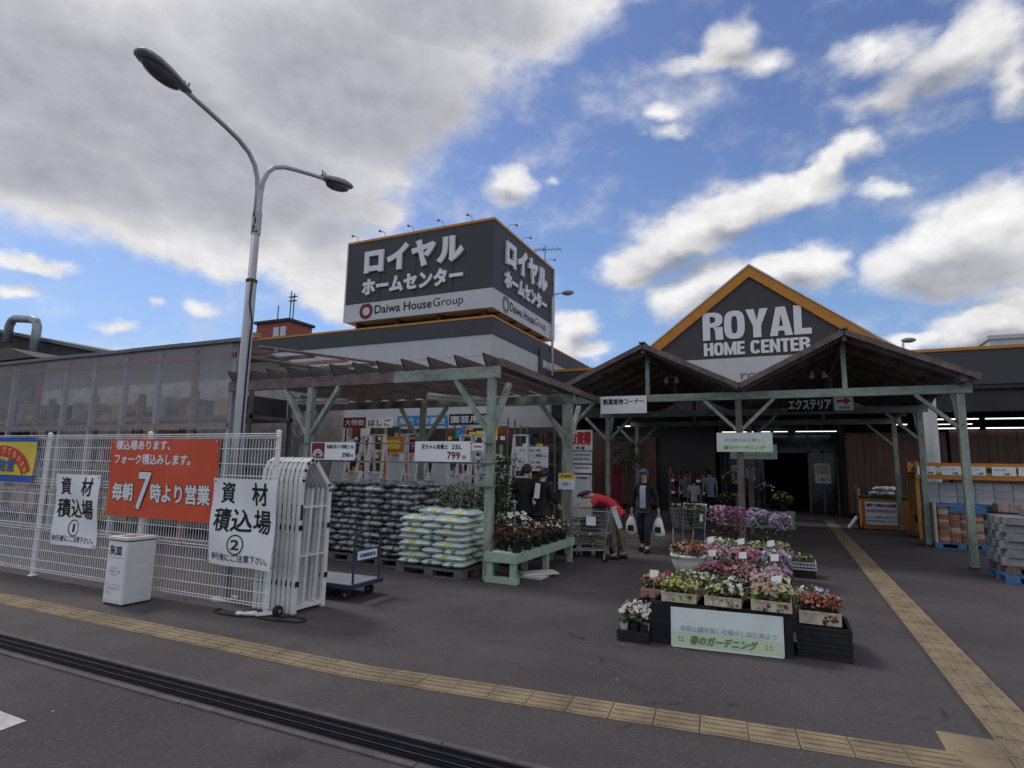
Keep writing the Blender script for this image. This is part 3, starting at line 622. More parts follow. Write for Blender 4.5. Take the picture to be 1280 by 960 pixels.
b = MB((-33, 14.5, 0)); b.prism([(-45, 13.8, 6.0), (-29.0, 13.8, 6.0), (-31.2, 13.8, 6.55), (-45, 13.8, 6.7)], (0, 2.3, 0)); b.build('roof', 'concrete', t)

# ------------------------------------------------------------------ clear corrugated shelter
gx0, gx1, gy = -30.0, -10.25, 8.36
t = thing('clear_shelter', 'long storage shelter clad in translucent corrugated sheets behind the white mesh fence', 'shelter', (-17, gy, 0))
def PG(name, m, f, **k): b = MB((-17, gy, 0)); f(b); return b.build(name, m, t, **k)
def corr(b, x0, x1, y, z0, z1, pitch=.076, amp=.011):
    n = int((x1 - x0) / pitch * 4); vs_ = []
    for i in range(n + 1):
        x = x0 + (x1 - x0) * i / n; yy = y + amp * math.sin(i * PI / 2 + .4)
        vs_ += [(x, yy, z0), (x, yy, z1)]
    b.add(vs_, [(2 * i, 2 * i + 2, 2 * i + 3, 2 * i + 1) for i in range(n)])
PG('clear_sheet', 'corrugated_clear', lambda b: corr(b, gx0, gx1, gy - .03, 2.36, 4.14))
for k in range(17): PG('post', 'wood_pink' if k % 5 == 1 else 'pole_grey', lambda b: b.box(gx1 - .10 - k * 1.18, gx1 - k * 1.18, gy + .05, gy + .15, 0, 4.1))
PG('rail', 'wood_pink', lambda b: (b.box(gx0, gx1 - .02, gy + .03, gy + .075, 2.42, 2.50), b.box(gx0, gx1, gy + .03, gy + .08, 3.86, 3.96), b.box(gx0, gx1, gy + .03, gy + .075, .9, .97)))
PG('eave_flashing', 'pipe', lambda b: [b.box(gx0 + k * 1.83, gx0 + k * 1.83 + 1.82, gy - .09, gy + .12, 4.15 + .006 * (k % 2), 4.225 + .006 * (k % 2)) for k in range(11)] and None)
for k in range(4): PG('purlin', 'wood_brown' if k % 2 else 'wood_pink', lambda b: b.box(gx1 - 1.6, gx1 + .62, gy + .5 + 1.1 * k, gy + .57 + 1.1 * k, 4.00 + .09 * k, 4.08 + .09 * k))
PG('roof_sheet', 'roof_clear', lambda b: b.add([(gx0, gy, 4.22), (gx1 - .05, gy, 4.22), (gx1 - 1.5, 12.5, 4.22), (gx0, 12.5, 4.22)], [(0, 1, 2, 3)]))
PG('beam', 'wood_orange', lambda b: (b.box(gx1 - .1, gx1 + .32, gy + .25, gy + .37, 4.28, 4.40)))
PG('roof_pipe', 'pipe', lambda b: (b.tube([(-9.72, 8.5, 4.05), (-9.72, 13.9, 4.52)], .035, 8), b.tube([(-9.95, 8.3, 3.83), (-9.92, 11.3, 3.97)], .035, 8), b.tube([(-10.12, 8.42, 0), (-10.12, 8.42, 4.1)], .035, 8)))
PG('back_wall', 'goods_pale', lambda b: b.box(gx0, -12.4, 14.2, 14.3, 0, 4.65))
# goods inside the shelter
k = 0
for x0 in range(-27, -11, 2):
    rk = thing('storage_rack', ['rack of stacked goods inside the clear shelter, bay %s from its open end' % w_ for w_ in ('eighth', 'seventh', 'sixth', 'fifth', 'fourth', 'third', 'second', 'first')][k], 'rack', (x0, 10.2, 0), 'storage racks inside the clear shelter'); k += 1
    b = MB((x0, 10.2, 0))
    for dx in (0, 1.85): b.box(x0 + dx, x0 + dx + .08, 9.6, 9.68, 0, 3.4); b.box(x0 + dx, x0 + dx + .08, 10.8, 10.88, 0, 3.4)
    for z in (.2, 1.5, 2.7): b.box(x0, x0 + 1.93, 9.58, 10.9, z, z + .09)
    b.build('rack_frame', 'wood_orange' if k % 3 == 0 else 'pipe', rk)
    for z in (.29, 1.59, 2.79):
        xx = x0 + .12; bm_ = MB((x0, 10.2, 0))
        while xx < x0 + 1.6:
            w_ = rnd.uniform(.25, .6); bm_.box(xx, min(xx + w_, x0 + 1.8), 9.65 + rnd.uniform(0, .2), 10.8, z + .002, z + rnd.uniform(.3, 1.0) * (.55 if z > 2.5 else 1), rnd.randrange(4)); xx += w_ + .04
        bm_.build('stacked_goods', ['goods_dark', 'goods_red', 'goods_pale', 'cardboard'], rk)

# ------------------------------------------------------------------ left pergola
pg = thing('wooden_pergola', 'weathered pale green timber pergola with dark slatted roof left of the walkway', 'pergola', (-7.2, 8.27, 0))
def PP(name, m, f, **k): b = MB((-7.2, 8.27, 0)); f(b); return b.build(name, m, pg, **k)
def brace(b, x, y, z0, z1, dx, dy, w=.07): b.bar((x + (.05 if dx > 0 else -.05 if dx < 0 else 0), y + (.05 if dy > 0 else -.05 if dy < 0 else 0), z0), (x + dx, y + dy, z1), w, .10, (0, 1, 0) if dx else (1, 0, 0))
for y in (8.27, 12.0):
    for x in (-4.21, -7.97, -11.9):
        if x < -10.3 and y < 12: continue
        PP('post', 'wood_green', lambda b: b.box(x - .06, x + .06, y - .06, y + .06, 0, 3.10), bev=.006)
        for dx in (-.66, .66):
            if x > -5 and dx > 0: continue
            PP('brace', 'wood_green', lambda b: brace(b, x, y, 2.25, 3.10, dx, 0))
        if x > -5: PP('brace', 'wood_green', lambda b: brace(b, x, y, 2.3, 3.10, 0, .62))
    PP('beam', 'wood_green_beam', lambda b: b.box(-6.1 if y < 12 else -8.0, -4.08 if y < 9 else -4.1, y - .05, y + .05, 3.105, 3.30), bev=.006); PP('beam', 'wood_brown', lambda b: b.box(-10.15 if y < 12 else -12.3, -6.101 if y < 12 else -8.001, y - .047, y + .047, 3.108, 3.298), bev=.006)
PP('edge_beam', 'wood_brown', lambda b: b.box(-4.17, -4.07, 8.34, 13.7, 3.31, 3.44))
for k in range(13 + 3):
    x = -4.28 - .52 * k
    if x < -10.0: y0 = 11.6
    else: y0 = 8.06
    PP('rafter', 'rafter_dark', lambda b: b.prism([(x - .018, y0, 3.49), (x - .018, y0 + .02, 3.45), (x - .018, y0 + .13, 3.305), (x - .018, 12.3, 3.305), (x - .018, 12.3, 3.49)], (.036, 0, 0)))
for k in range(16):
    x1 = -4.28 - .52 * k - .024
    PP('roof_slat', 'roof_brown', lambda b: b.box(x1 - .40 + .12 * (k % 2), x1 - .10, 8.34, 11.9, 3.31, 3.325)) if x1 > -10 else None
PP('rail', 'pipe', lambda b: [b.tube([(-8.0, 8.18, z), (-4.1, 8.18, z)], .014, 6) for z in (2.07, 1.76, 1.40)])
for k, (x, y, dx, dy) in enumerate(((-10.1, 10.0, 1.3, .25), (-6.5, 9.9, .8, 1.3))):
    tb = MB((x, y, 3.0)); tb.tube([(x, y, 3.06), (x + dx, y + dy, 3.06)], .035, 8); tb.bar((x, y, 3.13), (x + dx, y + dy, 3.13), .10, .06)
    tag(tb.build('fluorescent_tube', 'tube_white'), ('unlit white tube light under the pergola, left of the braced post', 'unlit white tube light slanting under the pergola, near its corner post')[k], 'tube light', 'tube lights under the pergola')

# ------------------------------------------------------------------ gabled canopy over the walkway
cp = thing('gabled_canopy', 'twin gabled timber canopy with brown roofs on pale green posts over the walkway', 'canopy', (-.9, 13.8, 0))
def PC(name, m, f, **k): b = MB((-.9, 13.8, 0)); f(b); return b.build(name, m, cp, **k)
CX = (-4.95, -.91, 3.08)
for i, y in enumerate((13.8, 17.7, 21.6)):
    for x in CX:
        PC('post', 'wood_green' if not (x == CX[1]) else 'wood_brown', lambda b: b.box(x - .065, x + .065, y - .065, y + .065, 0, 3.28), bev=.006); PC('post_shoe', 'rust', lambda b: b.box(x - .072, x + .072, y - .072, y + .072, .001, .05)); PC('bolt', 'rust', lambda b: b.tube([(x, y - .066, 2.68), (x, y - .078, 2.68)], .014, 8))
        for dx in (-.72, .72):
            if (x > 3 and dx > 0): continue
            PC('brace', 'wood_green', lambda b: brace(b, x, y, 2.62, 3.29, dx, 0))
        if y < 21 and x != CX[1]: PC('brace', 'wood_green', lambda b: brace(b, x, y, 2.62, 3.45, 0, .62))
    PC('cross_beam', 'wood_green_beam', lambda b: b.box(-6.6 if i == 0 else -5.2, 3.28, y - .05, y + .05, 3.29, 3.46), bev=.006)
    for rx in (-2.90, 1.16): PC('king_post', 'wood_green', lambda b: b.box(rx - .045, rx + .045, y - .04, y + .04, 3.462, 4.37))
for x in CX: PC('eave_beam', 'wood_brown', lambda b: b.box(x - .06, x + .06, 13.35, 22.3, 3.462, 3.60))
for e0, rx, e1 in ((-5.12, -2.90, -.86), (-.84, 1.16, 3.30)):
    ze, zr, zr2 = 3.52, 4.53, 4.53
    for s_, ex in ((-1, e0), (1, e1)):
        def slope(b, y0, y1, d0, d1, inset=0):
            n = Vector((-(zr - ze) * s_ * -1, 0, abs(ex - rx))).normalized()
            n = Vector((s_ * (zr - ze), 0, abs(ex - rx))).normalized()
            A, B_ = Vector((ex, 0, ze)), Vector((rx, 0, zr))
            pl = [A + n * d0, B_ + n * d0, B_ + n * d1, A + n * d1]
            b.prism([Vector((p.x, y0, p.z)) for p in pl], (0, y1 - y0, 0))
        def rsheet2(b):
            k = 0; y = 13.3
            while y < 22.4: slope(b, y, y + .30, .05 + .012 * (k % 2), .075 + .012 * (k % 2)); y += .303; k += 1
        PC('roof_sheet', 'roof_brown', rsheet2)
        for y in (13.5, 14.4, 15.3, 16.2, 17.1, 18.0, 18.9, 19.8, 20.7, 21.6): PC('rafter', 'wood_brown', lambda b: slope(b, y, y + .06, -.09, .048))
        PC('verge_board', 'wood_brown', lambda b: slope(b, 13.24, 13.28, -.045, .065))
        def purl(b):
            for q in (.25, .5, .75): b.bar((ex + (rx - ex) * q, 13.3, ze + (zr - ze) * q + .02), (ex + (rx - ex) * q, 22.3, ze + (zr - ze) * q + .02), .05, .05)
        PC('purlin', 'wood_brown', purl)
    PC('ridge_cap', 'wood_brown', lambda b: b.box(rx - .07, rx + .07, 13.2, 22.4, zr + .062, zr + .09))
    PC('ridge_beam', 'wood_brown', lambda b: b.box(rx - .04, rx + .04, 13.3, 22.3, zr - .16, zr - .02))
for rx, y in ((-2.55, 15.0), (.75, 15.2)):
    tb = thing('spotlight', 'twin white spotlight under the %s canopy gable' % ('left' if rx < 0 else 'right'), 'spotlight', (rx, y, 4.0))
    b = MB((rx, y, 4.0)); b.tube([(rx, y, 4.45), (rx, y, 4.05)], .015, 6); b.bar((rx - .14, y, 4.05), (rx + .14, y, 4.05), .03, .03); b.build('bracket', 'pipe', tb)
    for dx in (-.12, .12): b = MB((rx, y, 4.0)); b.tube([(rx + dx, y, 4.05), (rx + dx * 1.1, y - .05, 3.92)], [.03, .06], 8); b.build('lamp_head', 'tube_white', tb)

# ------------------------------------------------------------------ white mesh fence with banners
FY, FX0, FX1 = 5.10, -19.45, -5.30
fc = thing('mesh_fence', 'white welded mesh fence on posts carrying the loading bay banners', 'fence', (FX1, FY, 0))
PX_ = [-5.42 - 2.335 * k for k in range(7)]
for x in PX_:
    b = MB((FX1, FY, 0)); b.tube([(x, FY + .04, 0), (x, FY + .04, 2.06)], .030, 10); b.lathe(x, FY + .04, [(.034, 2.06), (.034, 2.075), (.012, 2.09)], 10); b.lathe(x, FY + .04, [(.06, 0), (.06, .008)], 12); b.build('post', 'white_steel', fc, smooth=False)
vz = [.07, .12, .66, .70, .74, 1.32, 1.36, 1.40, 1.99, 2.04]; vo = [0, 0, 0, -.03, 0, 0, -.03, 0, 0, -.03]
for i in range(6):
    x1, x0 = PX_[i] + (.08 if i == 0 else -.012), PX_[i + 1] + .012; b = MB((FX1, FY, 0))
    n = int((x1 - x0) / .05)
    for k in range(n + 1):
        x = x0 + (x1 - x0) * k / n; b.tube([(x, FY + vo[j], z) for j, z in enumerate(vz)], .0042, 4, cap=False)
    hz = [.09, .12, .24, .38, .52, .66, .70, .74, .88, 1.03, 1.18, 1.32, 1.36, 1.40, 1.54, 1.68, 1.86, 1.99, 2.015, 2.04]
    for z in hz:
        o_ = -.03 if z in (.70, 1.36, 2.04) else 0
        b.tube([(x0, FY + o_ - .006, z), (x1, FY + o_ - .006, z)], .0054, 4)
    b.build('mesh_panel', 'white_steel', fc)
def banner(name, label, cat, x0, x1, z0, z1, y, m, fn, lean=0, wav=.012, group=None):
    """a cloth sheet with slight ripples; fn adds the printing parts"""
    t = thing(name, label, cat, ((x0 + x1) / 2, y, z0), group); b = MB(((x0 + x1) / 2, y, z0)); n, m_ = 24, 10; ph = rnd.uniform(0, 6)
    def yy(u, v): return y - .012 + wav * math.sin(u * 9 + ph) * math.sin(v * 2.2 + 1) * .6 + wav * .5 * math.sin(u * 3 + v * 7 + ph)
    for s_ in (0, .004):
        b.add([(x0 + (x1 - x0) * i / n + lean * (1 - j / m_), yy(i / n, j / m_) + s_, z0 + (z1 - z0) * j / m_) for j in range(m_ + 1) for i in range(n + 1)],
              [(j * (n + 1) + i, j * (n + 1) + i + 1, (j + 1) * (n + 1) + i + 1, (j + 1) * (n + 1) + i) for j in range(m_) for i in range(n)])
    b.build('sheet', m, t, smooth=True)
    def pr_(nm, mats, f, off=.004):
        q = MB(((x0 + x1) / 2, y, z0)); f(q)
        for p in q.v:      # wrap the printing onto the rippled cloth
            v = (p.z - z0) / (z1 - z0); u = (p.x - x0) / (x1 - x0); p.x += lean * (1 - v); p.y = yy(u, v) - off + (p.y - y) * .1
        q.build(nm, mats, t)
    fn(pr_, x0, x1, z0, z1, y)
    b = MB(((x0 + x1) / 2, y, z0))
    for cx in (x0 + .03, x1 - .03):
        for cz in (z0 + .03, z1 - .03): b.tube([(cx + (lean if cz < (z0 + z1) / 2 else 0), y - .02, cz), (cx + (lean if cz < (z0 + z1) / 2 else 0), y + .0, cz)], .012, 8)
    b.build('eyelet', 'steel', t)
    return t
def org(pr_, x0, x1, z0, z1, y):
    w = x1 - x0
    pr_('lettering', 'letter_white', lambda q: (letters(q, '積込場あります、', (x0 + .10, y, z0 + .87), X, Z, 1.10, .13, bold=.03), letters(q, 'フォーク積込みします。', (x0 + .09, y, z0 + .68), X, Z, 1.52, .14, bold=.03)))
    def big(q, bo, rf):
        letters(q, '毎朝', (x0 + .09, y, z0 + .20), X, Z, .42, .24, bold=bo, ref=rf); letters(q, '7', (x0 + .56, y, z0 + .09), X, Z, .27, .50, bold=bo, ref=rf, skew=.12)
        letters(q, '時より営業', (x0 + .87, y, z0 + .20), X, Z, 1.13, .25, bold=bo, ref=rf)
    pr_('lettering_outline', 'ink', lambda q: big(q, .058, .04), .003); pr_('lettering', 'letter_white', lambda q: big(q, .03, .04), .006)
banner('banner', 'large orange banner with white lettering and a big 7 on the mesh fence', 'banner', -8.39, -6.30, .965, 1.976, FY - .05, 'banner_orange', org, lean=.04)
def wht(num):
    def f(pr_, x0, x1, z0, z1, y):
        h = z1 - z0; w = x1 - x0
        def t(q):
            letters(q, '資', (x0 + .14 * w, y, z0 + .71 * h), X, Z, .23 * w, .25 * h, bold=.02); letters(q, '材', (x0 + .62 * w, y, z0 + .70 * h), X, Z, .25 * w, .26 * h, bold=.02)
            letters(q, '積込場', (x0 + .07 * w, y, z0 + .385 * h), X, Z, .86 * w, .27 * h, bold=.022)
            letters(q, num, (x0 + (.43 if num == '1' else .40) * w, y, z0 + .19 * h), X, Z, (.042 if num == '1' else .11) * w, .115 * h, bold=.0 if num == '1' else .03)
            c = (x0 + .455 * w, z0 + .247 * h); K = 32
            vs_ = [(c[0] + r_ * math.cos(2 * PI * k / K), y, c[1] + r_ * math.sin(2 * PI * k / K)) for r_ in (.115, .100) for k in range(K)]
            q.add(vs_, [(k, (k + 1) % K, K + (k + 1) % K, K + k) for k in range(K)])
            letters(q, '歩行者にご注意下さい。', (x0 + .05 * w, y, z0 + .055 * h), X, Z, .9 * w, .085 * h, bold=.012)
        pr_('lettering', 'ink', t)
    return f
banner('banner', 'white loading bay banner numbered 1 left of the orange banner', 'banner', -9.58, -8.58, .505, 1.485, FY - .05, 'sign_white', wht('1'), lean=.06, wav=.03)
banner('banner', 'white loading bay banner numbered 2 at the right end of the mesh fence', 'banner', -6.24, -5.18, .52, 1.51, FY - .13, 'sign_white', wht('2'), lean=.0, wav=.036)
def yel(pr_, x0, x1, z0, z1, y):
    w, h = x1 - x0, z1 - z0
    pr_('yellow_field', 'ban_yellow', lambda q: q.add([(x0 + w * i / 24, y, z0 + .10 + (h - .17) * j / 8) for j in range(9) for i in range(25)], [(j * 25 + i, j * 25 + i + 1, j * 25 + i + 26, j * 25 + i + 25) for j in range(8) for i in range(24)]), .004)
    def ac(q):
        c = (x0 + .5 * w, z0 - .05); K = 24
        vs_ = [(c[0] + r_ * 1.5 * math.cos(PI * (.12 + .76 * k / K)), y, c[1] + r_ * math.sin(PI * (.12 + .76 * k / K))) for r_ in (.60, .43) for k in range(K + 1)]
        q.add(vs_, [(k, k + 1, K + 2 + k, K + 1 + k) for k in range(K)])
    pr_('red_arc', 'red', ac, .010)
    def tx(q):
        c = (x0 + .5 * w, z0 - .05); S = '100人乗っても大丈夫'
        for i, ch in enumerate(S):
            t_ = PI * (.84 - .68 * i / (len(S) - 1)); p = (c[0] + .475 * 1.5 * math.cos(t_), y, c[1] + .475 * math.sin(t_)); a = (t_ - PI / 2) * .75
            letters(q, ch, p, (math.cos(a), 0, math.sin(a)), (-math.sin(a), 0, math.cos(a)), .10 if ch not in '10' else .055, .10, bold=.03)
    pr_('lettering', 'ban_yellow', tx, .016)
    pr_('lettering', 'print_blue', lambda q: letters(q, '物置', (x0 + .48 * w, y, z0 + .15), X, Z, .44, .2, bold=.022), .016)
banner('banner', 'yellow and blue banner with a red lettered arc at the far left of the fence', 'banner', -12.05, -10.20, 1.34, 2.015, FY - .05, 'ban_blue', yel, wav=.015)

# ash bin
t = thing('ash_bin', 'white box shaped ash bin standing before the mesh fence', 'ash bin', (-7.29, 4.75, 0))
def PA(name, m, f, **k): b = MB((-7.29, 4.75, 0)); f(b); return b.build(name, m, t, **k)
PA('body', 'bin_white', lambda b: b.box(-7.48, -7.11, 4.58, 4.93, .02, .735), bev=.006)
PA('foot', 'black_plastic', lambda b: b.box(-7.465, -7.125, 4.595, 4.915, 0, .019))
PA('rim', 'black_plastic', lambda b: b.box(-7.475, -7.115, 4.585, 4.925, .737, .749))
PA('lid', 'bin_white', lambda b: (b.box(-7.49, -7.10, 4.57, 4.64, .75, .785), b.box(-7.49, -7.10, 4.86, 4.94, .75, .785), b.box(-7.49, -7.41, 4.641, 4.859, .75, .785), b.box(-7.18, -7.10, 4.641, 4.859, .75, .785)), bev=.004)
PA('ash_tray', 'dark', lambda b: b.box(-7.405, -7.185, 4.645, 4.855, .751, .758))
PA('panel', 'letter_white', lambda b: b.box(-7.455, -7.135, 4.575, 4.579, .06, .70))
PA('lettering', 'ink', lambda b: (letters(b, '灰皿', (-7.43, 4.575, .575), X, Z, .235, .115, bold=.012),
    [b.add([(-7.44, 4.573, z), (-7.15, 4.573, z), (-7.15, 4.573, z + .003), (-7.44, 4.573, z + .003)], [(0, 1, 2, 3)]) for z in (.545, .235)]))
PA('lettering', 'ink_grey', lambda b: (letters(b, '吸いがら', (-7.37, 4.575, .415), X, Z, .14, .028), letters(b, '火の始末にご注意', (-7.41, 4.575, .375), X, Z, .22, .028), letters(b, '下さい', (-7.37, 4.575, .335), X, Z, .12, .028), letters(b, 'ゴミは入れないで', (-7.43, 4.575, .175), X, Z, .26, .045), letters(b, '下さい。', (-7.43, 4.575, .12), X, Z, .13, .04)))

# nested white gate frames behind the fence end
gt = thing('gate_frame', '', 'gate frame', (-5.17, 5.28, 0), 'nested white gate frames')
def PGt(name, m, f, **k): b = MB(); f(b); return b.build(name, m, gt, **k)
def arch(b, y0, y1, zt, ys, w, d):
    pts = [(0, y0, 0), (0, y0, zt - .24), (0, y0 + .02, zt - .12), (0, y0 + .06, zt - .04), (0, y0 + .13, zt), (0, y0 + .19, zt - .01), (0, y1 - .02, zt - .30), (0, y1, zt - .36), (0, y1, 0)]
    for a, c in zip(pts[:-1], pts[1:]):
        dv = (Vector(c) - Vector(a)).normalized() * w * .42; b.bar(Vector(a) - dv * (a[2] > .01), Vector(c) + dv * (c[2] > .01), w, d, (1, 0, 0))
PGt('arch', 'gate_white', lambda b: arch(b, .02, .48, 1.74, 0, .060, .055), bev=.008)
PGt('bottom_rail', 'gate_white', lambda b: b.box(-.022, .022, .05, .45, .04, .09))
for y0, y1 in ((.15, .20), (.33, .37)): PGt('brace', 'gate_white', lambda b: b.bar((0, y0, .10), (0, y1, 1.40), .025, .03, (1, 0, 0)))
PGt('cross_bar', 'gate_white', lambda b: (b.box(-.012, .012, .05, .45, .62, .64), b.box(-.012, .012, .05, .45, 1.18, 1.20)))
[PGt('latch', 'black_plastic', lambda b: b.box(*q)) for q in ((.0315, .036, -.012, .05, .30, .36), (.0315, .036, .45, .51, .34, .40), (.0315, .036, .45, .51, .93, .99), (.0315, .036, -.012, .05, .93, .99), (.0315, .040, .0, .03, 1.05, 1.22))]
gords = ['outermost', 'second', 'third', 'fourth', 'fifth', 'sixth', 'seventh', 'eighth', 'innermost']
for k in range(9):
    o = gt if k == 0 else copy_tree(gt)
    place(o, (-5.17 - .074 * k, 5.28 + .004 * (k % 2), 0), 0, ('arched white gate frame, %s from the right end of the nested row' % gords[k]) if k else 'arched white gate frame, outermost at the right end of the nested row')
# cables and a plug on the ground
b = MB((-5.3, 4.95, 0))
def coil(b, c, rx, ry, a0, a1, n=30, r_=.009): b.tube([(c[0] + rx * math.cos(R(a0 + (a1 - a0) * i / n)), c[1] + ry * math.sin(R(a0 + (a1 - a0) * i / n)), .010 + .004 * math.sin(i)) for i in range(n + 1)], r_, 6)
coil(b, (-5.75, 5.0), .30, .10, 150, 420); b.tube([(-5.6, 5.087, .01), (-5.4, 4.98, .01), (-5.15, 4.96, .012), (-4.95, 5.02, .012)], .009, 6); coil(b, (-4.98, 5.10), .17, .09, -90, 220)
tag(b.build('cable', 'rubber', smooth=True), 'black cable lying in loops on the asphalt at the fence end', 'cable')
b = MB((-5.5, 5.0, 0)); b.tube([(-5.62, 4.98, .02), (-5.45, 5.03, .03)], [.015, .03], 8); b.ball((-5.64, 4.97, .025), .04, 8, 5, sc=(1.2, 1, .6)); b.bar((-5.45, 5.03, .02), (-5.25, 5.12, .05), .05, .03)
tag(b.build('plug_socket', 'white_steel'), 'white plug socket lying on the ground beside the fence end post', 'plug')
t = thing('caster_wheel', 'small black caster wheel on the ground by the fence end', 'wheel', (-5.24, 5.14, 0))
b = MB((-5.24, 5.14, 0)); b.tube([(-5.265, 5.14, .06), (-5.215, 5.14, .06)], .058, 14); b.build('tyre', 'rubber', t)
b = MB((-5.24, 5.14, 0)); b.tube([(-5.272, 5.14, .06), (-5.208, 5.14, .06)], .022, 10); b.build('hub', 'steel', t)

# ------------------------------------------------------------------ double street lamp
lx, ly = -6.45, 5.44
t = thing('street_lamp', 'tall grey street lamp with two curved arms rising from behind the fence', 'street lamp', (lx, ly, 0))
def PL(name, m, f, **k): b = MB((lx, ly, 0)); f(b); return b.build(name, m, t, **k)
PL('pole', 'pole_grey', lambda b: b.tube([(lx, ly, 0), (lx, ly, 4.12), (lx, ly, 4.13), (lx, ly, 5.42)], [.072, .068, .054, .052], 16), smooth=True)
PL('base_plate', 'pole_grey', lambda b: b.lathe(lx, ly, [(.16, 0), (.16, .02), (.08, .03)], 16))
PL('joint_ring', 'rust', lambda b: b.lathe(lx, ly, [(.072, 4.10), (.074, 4.12), (.074, 4.14), (.06, 4.15)], 16))
cl = PL('collar', 'pole_grey', lambda b: b.lathe(lx, ly, [(.062, 4.78), (.062, 5.10)], 16), smooth=False)
def rustp(b):
    for z, a, w_, h_ in ((5.02, -80, .5, .10), (4.92, -60, .4, .12), (4.84, -75, .6, .08), (4.80, -60, 1.4, .03)):
        K = 5; vs_ = [(lx + .0635 * math.cos(R(a) + w_ * (i / K - .5)), ly + .0635 * math.sin(R(a) + w_ * (i / K - .5)), z + h_ * j * (.7 + .3 * math.sin(i * 2.1 + z * 9))) for j in (0, 1) for i in range(K + 1)]
        b.add(vs_, [(i, i + 1, K + 2 + i, K + 1 + i) for i in range(K)])
PL('rust_patch', 'rust', rustp)
for s_ in (-1, 1):
    A = [(lx, ly + s_ * y, z) for y, z in ((.03, 4.95), (.03, 5.40), (.05, 5.58), (.11, 5.74), (.22, 5.87), (.40, 5.965), (.62, 6.03), (.9, 6.10), (1.18, 6.165))]
    am = PL('arm', 'pole_grey', lambda b: b.tube(A, [.030, .032, .032, .032, .032, .032, .031, .030, .030], 12), smooth=True)
    def head(b):
        D = Vector((0, s_ * .985, .17)); N = Vector((0, -s_ * .17, .985)); c0 = Vector((lx, ly + s_ * 1.14, 6.165)); K = 14
        prof = [(0, .05, .045), (.06, .065, .06), (.15, .09, .075), (.30, .125, .095), (.45, .145, .10), (.56, .135, .085), (.64, .10, .06), (.675, .05, .03)]
        vs_, fs = [], []
        for d_, w_, h_ in prof:
            for k in range(K):
                t_ = 2 * PI * k / K; sn = math.sin(t_); vs_.append(c0 + D * d_ + Vector((1, 0, 0)) * w_ * math.cos(t_) + N * (h_ * sn if sn > 0 else h_ * .35 * sn))
        for i in range(len(prof) - 1):
            for k in range(K): j = (k + 1) % K; fs.append((i * K + k, i * K + j, (i + 1) * K + j, (i + 1) * K + k))
        fs += [tuple(range(K)), tuple(range((len(prof) - 1) * K, len(prof) * K))]; b.add(vs_, fs)
    hd = PL('lamp_head', 'lamp_grey', head, smooth=True)
    def lens(b):
        c0 = Vector((lx, ly + s_ * 1.50, 6.19)); 
        D = Vector((0, s_ * .985, .17)); K = 16; L = []
        for i, (q, zz) in enumerate(((1, -.008), (.9, -.045), (.6, -.07), (.2, -.085))):
            L += [c0 + D * (.245 * q * math.cos(2 * PI * k / K)) + Vector((.118 * q * math.sin(2 * PI * k / K), 0, zz)) for k in range(K)]
        b.add(L, [(i * K + k, i * K + (k + 1) % K, (i + 1) * K + (k + 1) % K, (i + 1) * K + k) for i in range(3) for k in range(K)] + [tuple(range(3 * K, 4 * K))])
    PL('lamp_glass', 'lamp_glass', lens, smooth=True)
    PL('clip', 'lamp_grey', lambda b: (b.bar((lx, ly + s_ * 1.17, 6.19), (lx, ly + s_ * 1.15, 6.29), .02, .02), b.bar((lx, ly + s_ * 1.22, 6.2), (lx, ly + s_ * 1.21, 6.28), .02, .02)))
PL('power_cable', 'rubber', lambda b: b.tube([(lx + .075, ly - .02, 0), (lx + .078, ly - .02, 2.8), (lx + .085, ly - .02, 3.3), (lx + .11, ly - .03, 3.55), (lx + .07, ly - .06, 3.8), (lx + .07, ly - .05, 4.1)], .011, 6))

# ------------------------------------------------------------------ platform trolley
t = thing('platform_trolley', 'dark blue platform trolley with a small white sign on its handle', 'trolley', (-5.45, 6.4, 0))
def PT(name, m, f, par=None, **k): b = MB((-5.45, 6.4, 0)); f(b); return b.build(name, m, par or t, **k)
PT('deck', 'trolley_deck', lambda b: b.box(-5.98, -5.03, 6.10, 6.70, .185, .205), bev=.003)
PT('deck_bumper', 'trolley_blue', lambda b: (b.box(-6.01, -5.0, 6.07, 6.099, .15, .20), b.box(-6.01, -5.0, 6.701, 6.73, .15, .20), b.box(-5.029, -5.0, 6.1, 6.7, .15, .20), b.box(-6.01, -5.981, 6.1, 6.7, .15, .20), b.box(-5.98, -5.03, 6.1, 6.7, .15, .183)))
hd = PT('handle', 'trolley_blue', lambda b: (b.tube([(-5.03, 6.14, .2), (-5.03, 6.14, .76), (-5.03, 6.17, .82), (-5.03, 6.22, .85), (-5.03, 6.58, .85), (-5.03, 6.63, .82), (-5.03, 6.66, .76), (-5.03, 6.66, .2)], .016, 8), b.box(-5.04, -5.02, 6.15, 6.65, .46, .62)), smooth=False)
sg = PT('sign_plate', 'letter_white', lambda b: b.box(-5.018, -5.012, 6.19, 6.58, .49, .60), hd)
PT('lettering', 'print_blue', lambda b: letters(b, '店舗備専用', (-5.012, 6.23, .52), Y, Z, .31, .05, bold=.02), t)
for x in (-5.85, -5.15):
    for y in (6.17, 6.63):
        wh = PT('wheel', 'rubber', lambda b: b.tube([(x, y - .02, .065), (x, y + .02, .065)], .065, 16)); PT('caster', 'steel', lambda b: (b.box(x - .03, x + .03, y - .035, y + .035, .132, .149), b.tube([(x, y - .03, .065), (x, y + .03, .065)], .02, 8), b.bar((x, y + .03, .065), (x, y + .03, .14), .03, .008)), wh)

